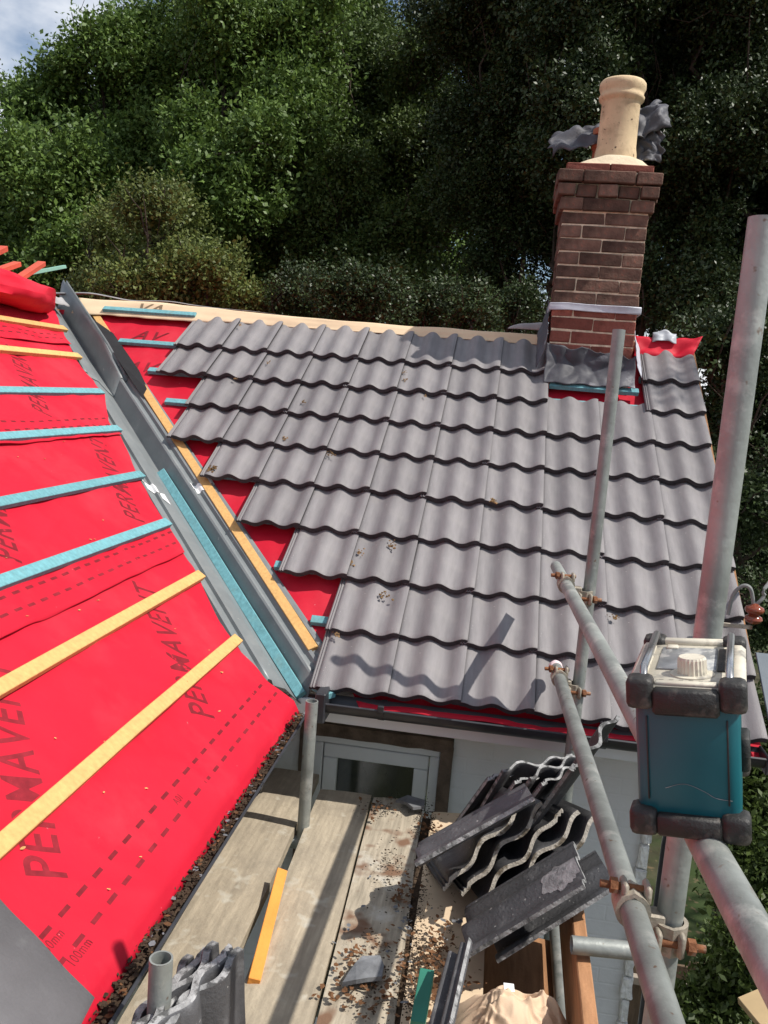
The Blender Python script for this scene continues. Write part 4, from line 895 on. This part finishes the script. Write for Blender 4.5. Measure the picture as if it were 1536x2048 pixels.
# gutter fill: mounded mould with leaves and chips on it
def gfill(a, b):
    y = -2.43 - 4.6 * a; x = GXL + .012 * a - .05 + .095 * b; return (x, y, 2.628 + .012 * N3(y * 9, b * 3) + .01 * N3(y * 25, b * 9, 4) + .006 * abs(N3(y * 60, b * 25, 7)) - .03 * (b - .5) ** 2)
o = sheet('gutter_debris', 500, 12, gfill, M_DIRT, None, 0, False); tag(o, 'dark rotted leaf mould filling the gutter along the red slope', 'debris', None, 'stuff')
pts = [(GXL + rg.uniform(-.045, .05), -2.45 - 2.6 * rg.uniform() , 2.634 + rg.uniform(0, .012)) for _ in range(200)]
leafstuff('gutter_leaves', pts, .021, M_DRYLEAF, 'dry brown leaves lying on the gutter debris', 'leaves', 3)
pts = [(GXL + rg.uniform(-.045, .05), -2.45 - 2.6 * rg.uniform(), 2.636 + rg.uniform(0, .01)) for _ in range(110)]
leafstuff('gutter_chips', pts, .02, M_SLATE, 'grey slate chips lying in the gutter debris', 'chips', 4, .12)
pts = [(GXL + rg.uniform(-.045, .05), -2.45 - 2.6 * rg.uniform(), 2.634 + rg.uniform(0, .014)) for _ in range(2200)]
leafstuff('gutter_mulch', pts, .016, M_DIRT, 'crumbled dark leaves in the gutter', 'leaves', 14)
pts = []
for _ in range(90):
    y_ = rg.uniform(-4.6, -1.2); s_ = rg.uniform(.3, 2.7)
    if y_ < yedge(s_) - .05: pts.append(tuple(LP(y_, s_, hsheet(y_, s_, sheet_at(s_)) + .003)))
leafstuff('wood_shavings', pts, .014, M_YEL, 'pale wood shavings sprinkled over the red membrane', 'shavings', 33, .15)
# platform litter, clustered along the board joints
pts = []; ptd = []
def around(px, py, n, sx, sy, lst):
    c = atZ(px, py, ZB + .004)
    for _ in range(n): lst.append((c[0] + rg.normal(0, sx), c[1] + rg.normal(0, sy), ZB + .003 + rg.uniform(0, .012)))
for px, py, n, sx, sy in ((735, 1950, 40, .035, .10), (700, 1925, 30, .03, .05), (805, 1790, 40, .02, .08), (870, 1920, 90, .03, .10), (900, 1960, 70, .05, .05), (860, 1660, 40, .03, .06), (760, 1620, 16, .05, .05), (850, 2000, 60, .03, .06), (690, 1990, 25, .04, .05), (790, 1985, 25, .03, .1)): around(px, py, n, sx, sy, pts)
leafstuff('leaf_litter', pts, .022, M_DRYLEAF, 'curled rusty brown leaves strewn on the boards', 'leaves', 8, .5)
for px, py, n, sx, sy in ((850, 1640, 260, .02, .08), (835, 1800, 300, .016, .12), (830, 1950, 420, .022, .12), (740, 1950, 320, .04, .10), (860, 1930, 260, .03, .1), (760, 1620, 120, .05, .05), (780, 1740, 120, .03, .1)): around(px, py, n, sx, sy, ptd)
leafstuff('crumb_litter', ptd, .009, M_DIRT, 'dark crumbs of rotted leaf and moss on the boards', 'debris', 9, .6)
pts = []
for px, py, n, sx, sy in ((800, 1830, 10, .02, .1), (810, 1900, 10, .02, .08), (920, 1850, 8, .05, .05), (700, 1830, 5, .04, .15)): around(px, py, n, sx, sy, pts)
leafstuff('stone_chips', pts, .022, M_SLATE, 'small grey tile chips scattered on the boards', 'chips', 12, .15)
o = mk('debris_trough', [(-.11, -2.35, ZB - .03), (-.06, -2.35, ZB - .03), (-.02, -5.4, ZB - .03), (-.07, -5.4, ZB - .03)], [(0, 1, 2, 3)], M_DIRT); tag(o, 'compacted dark dirt between the whitewashed board and the pale one', 'debris', None, 'stuff')

# ================================================================== INSULATOR and cable at the right gable
ip = dep(1508, 1228, 3.75); ins = thing('insulator', ip, 'brown glazed reel insulator with looped grey cable beside the gable', 'insulator')
bm = bmesh.new(); lathe(bm, (ip[0], ip[1], ip[2] - .035), [(.008, -.01), (.03, 0), (.038, .012), (.034, .024), (.022, .030), (.024, .036), (.036, .042), (.041, .054), (.036, .066), (.02, .072), (.012, .082), (.001, .084)], 28); bmk('reel', bm, M_CERAM, ins, True, 50)
bm = bmesh.new(); curve_tube(bm, smooth_pts([ip + np.array(q) for q in ((-.10, .02, -.02), (-.09, .02, .07), (-.06, .01, .115), (-.03, .0, .11), (-.012, 0, .06), (-.006, 0, .035))]), .0085, 8); bmk('cable', bm, M_CABLE, ins, True)
bm = bmesh.new(); curve_tube(bm, smooth_pts([ip + np.array(q) for q in ((.0, 0, .04), (.03, .0, .08), (.10, .05, .2), (.8, .5, .9), (4, 3, 2.6), (10, 8, 4.2))]), .008, 8); bmk('cable', bm, M_CABLE, ins, True)
bm = bmesh.new(); bbox(bm, MT(ip + np.array([-.075, .0, -.06])), .15, .012, .018, .002); bmk('bracket', bm, M_FORGED, ins)

# ================================================================== GARDEN: fence, shrubs
fx0 = atY(1345, 1940, -1.0); fen = thing('garden_fence', (fx0[0] + 1, -1.0, 0), 'weathered brown board fence below the gable with a pale cross rail', 'fence')
x = fx0[0] - .25; zt = atY(1410, 1932, -1.0)[2]
for i in range(22):
    wd = random.uniform(.095, .125); bm = bmesh.new(); bbox(bm, MT((x + wd / 2, -1.0 + random.uniform(-.006, .006), zt / 2 + random.uniform(-.02, .02))), wd - .006, .018, zt, .002, 0, .003); bmk('plank', bm, M_FENCE, fen); x += wd
rz = atY(1400, 1985, -1.03)[2]; beam('cross_rail', (fx0[0] - .25, -1.035, rz), (x, -1.035, rz - .08), .04, .045, (0, 0, 1), mat('grey rail timber', (.30, .26, .22), .85, .2, var=.25), fen)
bm = bmesh.new(); pp = dep(1520, 2020, 3.2); bbox(bm, MT(pp, (.8, .3, .3), (-.3, .9, 0), (-.2, -.1, .9)), .10, .16, .03, .003); o = bmk('card_packet', bm, M_PAPER); tag(o, 'tan card packet caught in the ivy below the rail', 'packet')

# ================================================================== TREES
def leaves(name, lobes, dens, size, m, parent, seed, droop=.2):
    """lobes: (centre, radius, weight); leaves gather in twig clusters through each lobe's outer volume"""
    rg = np.random.default_rng(seed); Cs = []; Ds = []
    big = []
    for c, r in lobes:
        d = rg.normal(size=(20, 3)); d /= np.linalg.norm(d, axis=1)[:, None]
        for q in d: big.append((np.array(c) + q * r * rg.uniform(.2, 1.02) * np.array([1, 1, .9]), r * rg.uniform(.20, .46)))
    for c, r in big:
        ns = max(5, int(dens * r * r / 10)); d = rg.normal(size=(ns, 3)); d /= np.linalg.norm(d, axis=1)[:, None]
        warp = np.array([1 + .8 * N3(*(q * 1.7 + np.array(c))) for q in d])
        q = np.array(c) + d * (r * (rg.uniform(.05, 1.0, ns) ** .45) * warp)[:, None]
        keep = np.array([N3(*(p * 1.6)) for p in q]) > rg.uniform(-.6, .05, ns); q = q[keep]; d = d[keep]; ns = len(q)
        ax = d * .6 + np.array([.1, -.1, .4]) + rg.normal(size=(ns, 3)) * .6; ax /= np.linalg.norm(ax, axis=1)[:, None]
        ln = rg.uniform(2.2, 5.5, ns) * size * 1.0; k = rg.integers(18, 44, ns)
        for p, a_, l_, kk in zip(q, ax, ln, k):
            t = rg.uniform(-.5, .6, kk)[:, None]; Cs.append(p + a_ * l_ * t * 1.3 + rg.normal(size=(kk, 3)) * size * 1.15 * (1.1 - .7 * np.abs(t))); Ds.append(np.repeat(a_[None], kk, 0))
    P = np.concatenate(Cs); n = len(P)
    d = rg.normal(size=(n, 3)) + np.concatenate(Ds) * .8; d[:, 2] -= droop; d /= np.linalg.norm(d, axis=1)[:, None]
    up = rg.normal(size=(n, 3)) * .75 + np.array([.25, -.25, .8]); s_ = np.cross(d, up); s_ /= np.linalg.norm(s_, axis=1)[:, None] + 1e-9; nn = np.cross(s_, d)
    L_ = size * rg.uniform(.55, 1.25, n)[:, None]; W_ = L_ * rg.uniform(.2, .34, n)[:, None]
    V = np.stack([P, P + d * L_ * .5 + s_ * W_ + nn * L_ * .08, P + d * L_, P + d * L_ * .5 - s_ * W_ + nn * L_ * .08], 1).reshape(-1, 3)
    me = bpy.data.meshes.new(name); me.vertices.add(4 * n); me.vertices.foreach_set('co', V.ravel()); me.loops.add(4 * n); me.loops.foreach_set('vertex_index', np.arange(4 * n, dtype=np.int32))
    me.polygons.add(n); me.polygons.foreach_set('loop_start', np.arange(0, 4 * n, 4, dtype=np.int32)); me.polygons.foreach_set('loop_total', np.full(n, 4, dtype=np.int32))
    me.update(calc_edges=True); me.materials.append(m); o = link(bpy.data.objects.new(name, me)); WLOC[o.name] = Vector()
    par(o, parent); return o, n
def limbs(name, base, lobes, r0, parent, seed, extra=3):
    rr = random.Random(seed); bm = bmesh.new(); base = Vector(base); cen = sum((Vector(c) for c, r in lobes), Vector()) / len(lobes)
    fork = Vector((base.x * .6 + cen.x * .4, base.y * .6 + cen.y * .4, max(1.2, base.z + (cen.z - base.z) * .45)))
    def limb(p0, p1, ra, rb, n=7, wob=.12):
        pts = []; ln = (p1 - p0).length
        for i in range(n + 1):
            t = i / n; p = p0.lerp(p1, t) + Vector((rr.uniform(-1, 1), rr.uniform(-1, 1), rr.uniform(-.6, .6))) * wob * ln * math.sin(math.pi * t) * .5; pts.append(p)
        curve_tube(bm, pts, [ra + (rb - ra) * i / n for i in range(n + 1)], 7); return pts
    limb(base, fork, r0, r0 * .7, 8, .05)
    for c, r in lobes:
        c = Vector(c); pts = limb(fork, c, r0 * .3, .018, 8, .18)
        for _ in range(extra):
            d = Vector((rr.gauss(0, 1), rr.gauss(0, 1), rr.gauss(.15, .8))).normalized(); p = limb(pts[rr.randint(4, 8)], c + d * r * .95, .022, .005, 5, .25)
            for _ in range(2):
                d2 = (d + Vector((rr.gauss(0, .7), rr.gauss(0, .7), rr.gauss(0, .7)))).normalized(); limb(p[rr.randint(2, 4)], c + d2 * r * 1.02, .011, .003, 4, .3)
    return bmk(name, bm, M_BARK, parent, True, 60)
NLEAF = 0
def tree(name, label, lob, D, m, dens, size, seed, base=None, r0=.16, jit=.8, cat='tree', group='trees behind the house'):
    global NLEAF
    rr = random.Random(seed); L3 = []
    for px, py, r in lob:
        d = D + rr.uniform(-jit, jit); L3.append((dep(px, py, d), r / FPX * d))
    c = np.mean([a for a, _ in L3], 0); b = (c[0], c[1] + .5, 0) if base is None else base
    t = thing(name, b, label, cat, group); limbs('trunk', b, L3, r0, t, seed); o, n = leaves('crown', L3, dens, size, m, t, seed); NLEAF += n; return t
tree('oak_tree', 'broad bright green oak tree with blue sky showing at its edge', [(40, 330, 95), (20, 470, 120), (110, 230, 95), (190, 110, 95), (150, 380, 120), (290, 200, 130), (330, 70, 110), (420, 190, 130), (300, 340, 130), (470, 60, 120), (450, 330, 130), (560, 170, 130), (590, 330, 110), (150, 500, 95), (520, 470, 110), (600, 30, 110), (400, 470, 90), (0, 580, 100)], 13.5, M_OAK, 5000, .082, 21, r0=.28, jit=1.4)
tree('olive_tree', 'lighter olive green bushy tree in front of the oak', [(235, 470, 60), (300, 420, 62), (250, 545, 75), (350, 470, 70), (345, 560, 85), (430, 545, 70), (180, 600, 50), (470, 600, 50), (400, 610, 60), (510, 610, 38)], 10.2, M_OLIVE, 6800, .055, 22, r0=.09, jit=.5)
tree('broadleaf_tree', 'tall mid green broadleaf tree behind the ridge of the tiles', [(700, 50, 130), (760, 180, 120), (680, 240, 120), (640, 420, 120), (780, 330, 120), (850, 130, 90), (880, 260, 95), (700, 540, 110), (820, 480, 110), (580, 560, 90), (930, 400, 90), (600, 120, 90)], 14.5, M_MID, 5200, .072, 23, r0=.26, jit=1.2)
tree('evergreen_tree', 'very dark evergreen tree with long boughs behind the chimney', [(930, 30, 120), (1050, 90, 140), (1190, 40, 140), (1330, 90, 150), (1470, 40, 150), (1000, 230, 120), (1130, 240, 130), (1270, 220, 140), (1410, 240, 150), (1540, 200, 140), (970, 400, 120), (1080, 430, 120), (1390, 400, 140), (1510, 380, 140), (1020, 560, 110), (1370, 560, 130), (1490, 560, 140), (1220, 420, 150), (1210, 600, 140)], 11.5, M_DARK, 7500, .058, 24, r0=.3, jit=1.5)
tree('evergreen_tree', 'dark evergreen tree filling the gap below the gable end', [(1450, 700, 130), (1540, 740, 130), (1500, 860, 120), (1560, 950, 120), (1540, 1080, 110), (1600, 860, 120), (1480, 1000, 90), (1560, 1200, 100), (1500, 1180, 70)], 8.6, M_DARK, 6000, .05, 25, r0=.12, jit=.6)
tree('hedge_shrub', 'dark evergreen shrub just behind the tiled ridge', [(590, 590, 70), (680, 600, 70), (760, 610, 72), (850, 610, 72), (940, 620, 70), (1030, 630, 70), (560, 640, 60)], 9.6, M_DARK, 6500, .045, 26, r0=.08, jit=.5, cat='shrub')
tree('evergreen_tree', 'tall dark evergreen tree standing right of the chimney, mostly in shade', [(1640, 100, 200), (1720, 300, 200), (1650, 500, 190), (1800, 120, 220), (1780, 520, 200), (1640, -120, 220), (1400, -130, 200), (1150, -130, 180)], 11.0, M_DARK, 4600, .07, 27, r0=.25, jit=1.2)
tree('oak_tree', 'darker oak tree standing behind the bright one', [(100, 420, 140), (260, 450, 140), (420, 380, 150), (560, 420, 150), (500, 200, 150), (360, 250, 150), (200, 300, 130), (60, 560, 130), (240, 600, 120), (640, 250, 150), (720, 380, 150), (760, 560, 150), (860, 380, 140), (880, 560, 140), (780, 200, 120)], 19, M_OAK, 2400, .11, 28, r0=.3, jit=1.5)
tree('ivy_shrub', 'green ivy and bramble climbing the fence below the gable', [(1455, 1960, 40), (1500, 1900, 55), (1540, 1990, 60), (1430, 2040, 40), (1480, 2030, 40), (1385, 2035, 25)], 4.4, M_IVY, 9000, .045, 29, r0=.03, jit=.15, cat='shrub', group=None)
tree('garden_shrub', 'leafy green shrub in shade beside the white wall', [(1500, 1560, 75), (1540, 1680, 80), (1480, 1680, 55), (1530, 1450, 60), (1500, 1780, 60)], 5.6, M_IVY, 8000, .05, 30, r0=.04, jit=.3, cat='shrub', group=None)
# tree right of the house whose crown edge shades the gable end of the tiles
rr = random.Random(3); L3 = [(np.array([6.5 + rr.uniform(-.3, 1.6), -.1 + rr.uniform(-.5, .9), 9.4 + rr.uniform(-.6, 1.2)]), rr.uniform(.5, .7)) for _ in range(5)] + [(np.array([5.35, -.45, 9.5]), .50), (np.array([5.75, -.75, 9.3]), .42)]
t = thing('broadleaf_tree', (7.2, .3, 0), 'broadleaf tree right of the house, its shade falling on the gable end tiles', 'tree'); limbs('trunk', (7.2, .3, 0), L3, .2, t, 5); leaves('crown', L3, 4000, .08, M_OLIVE, t, 41)
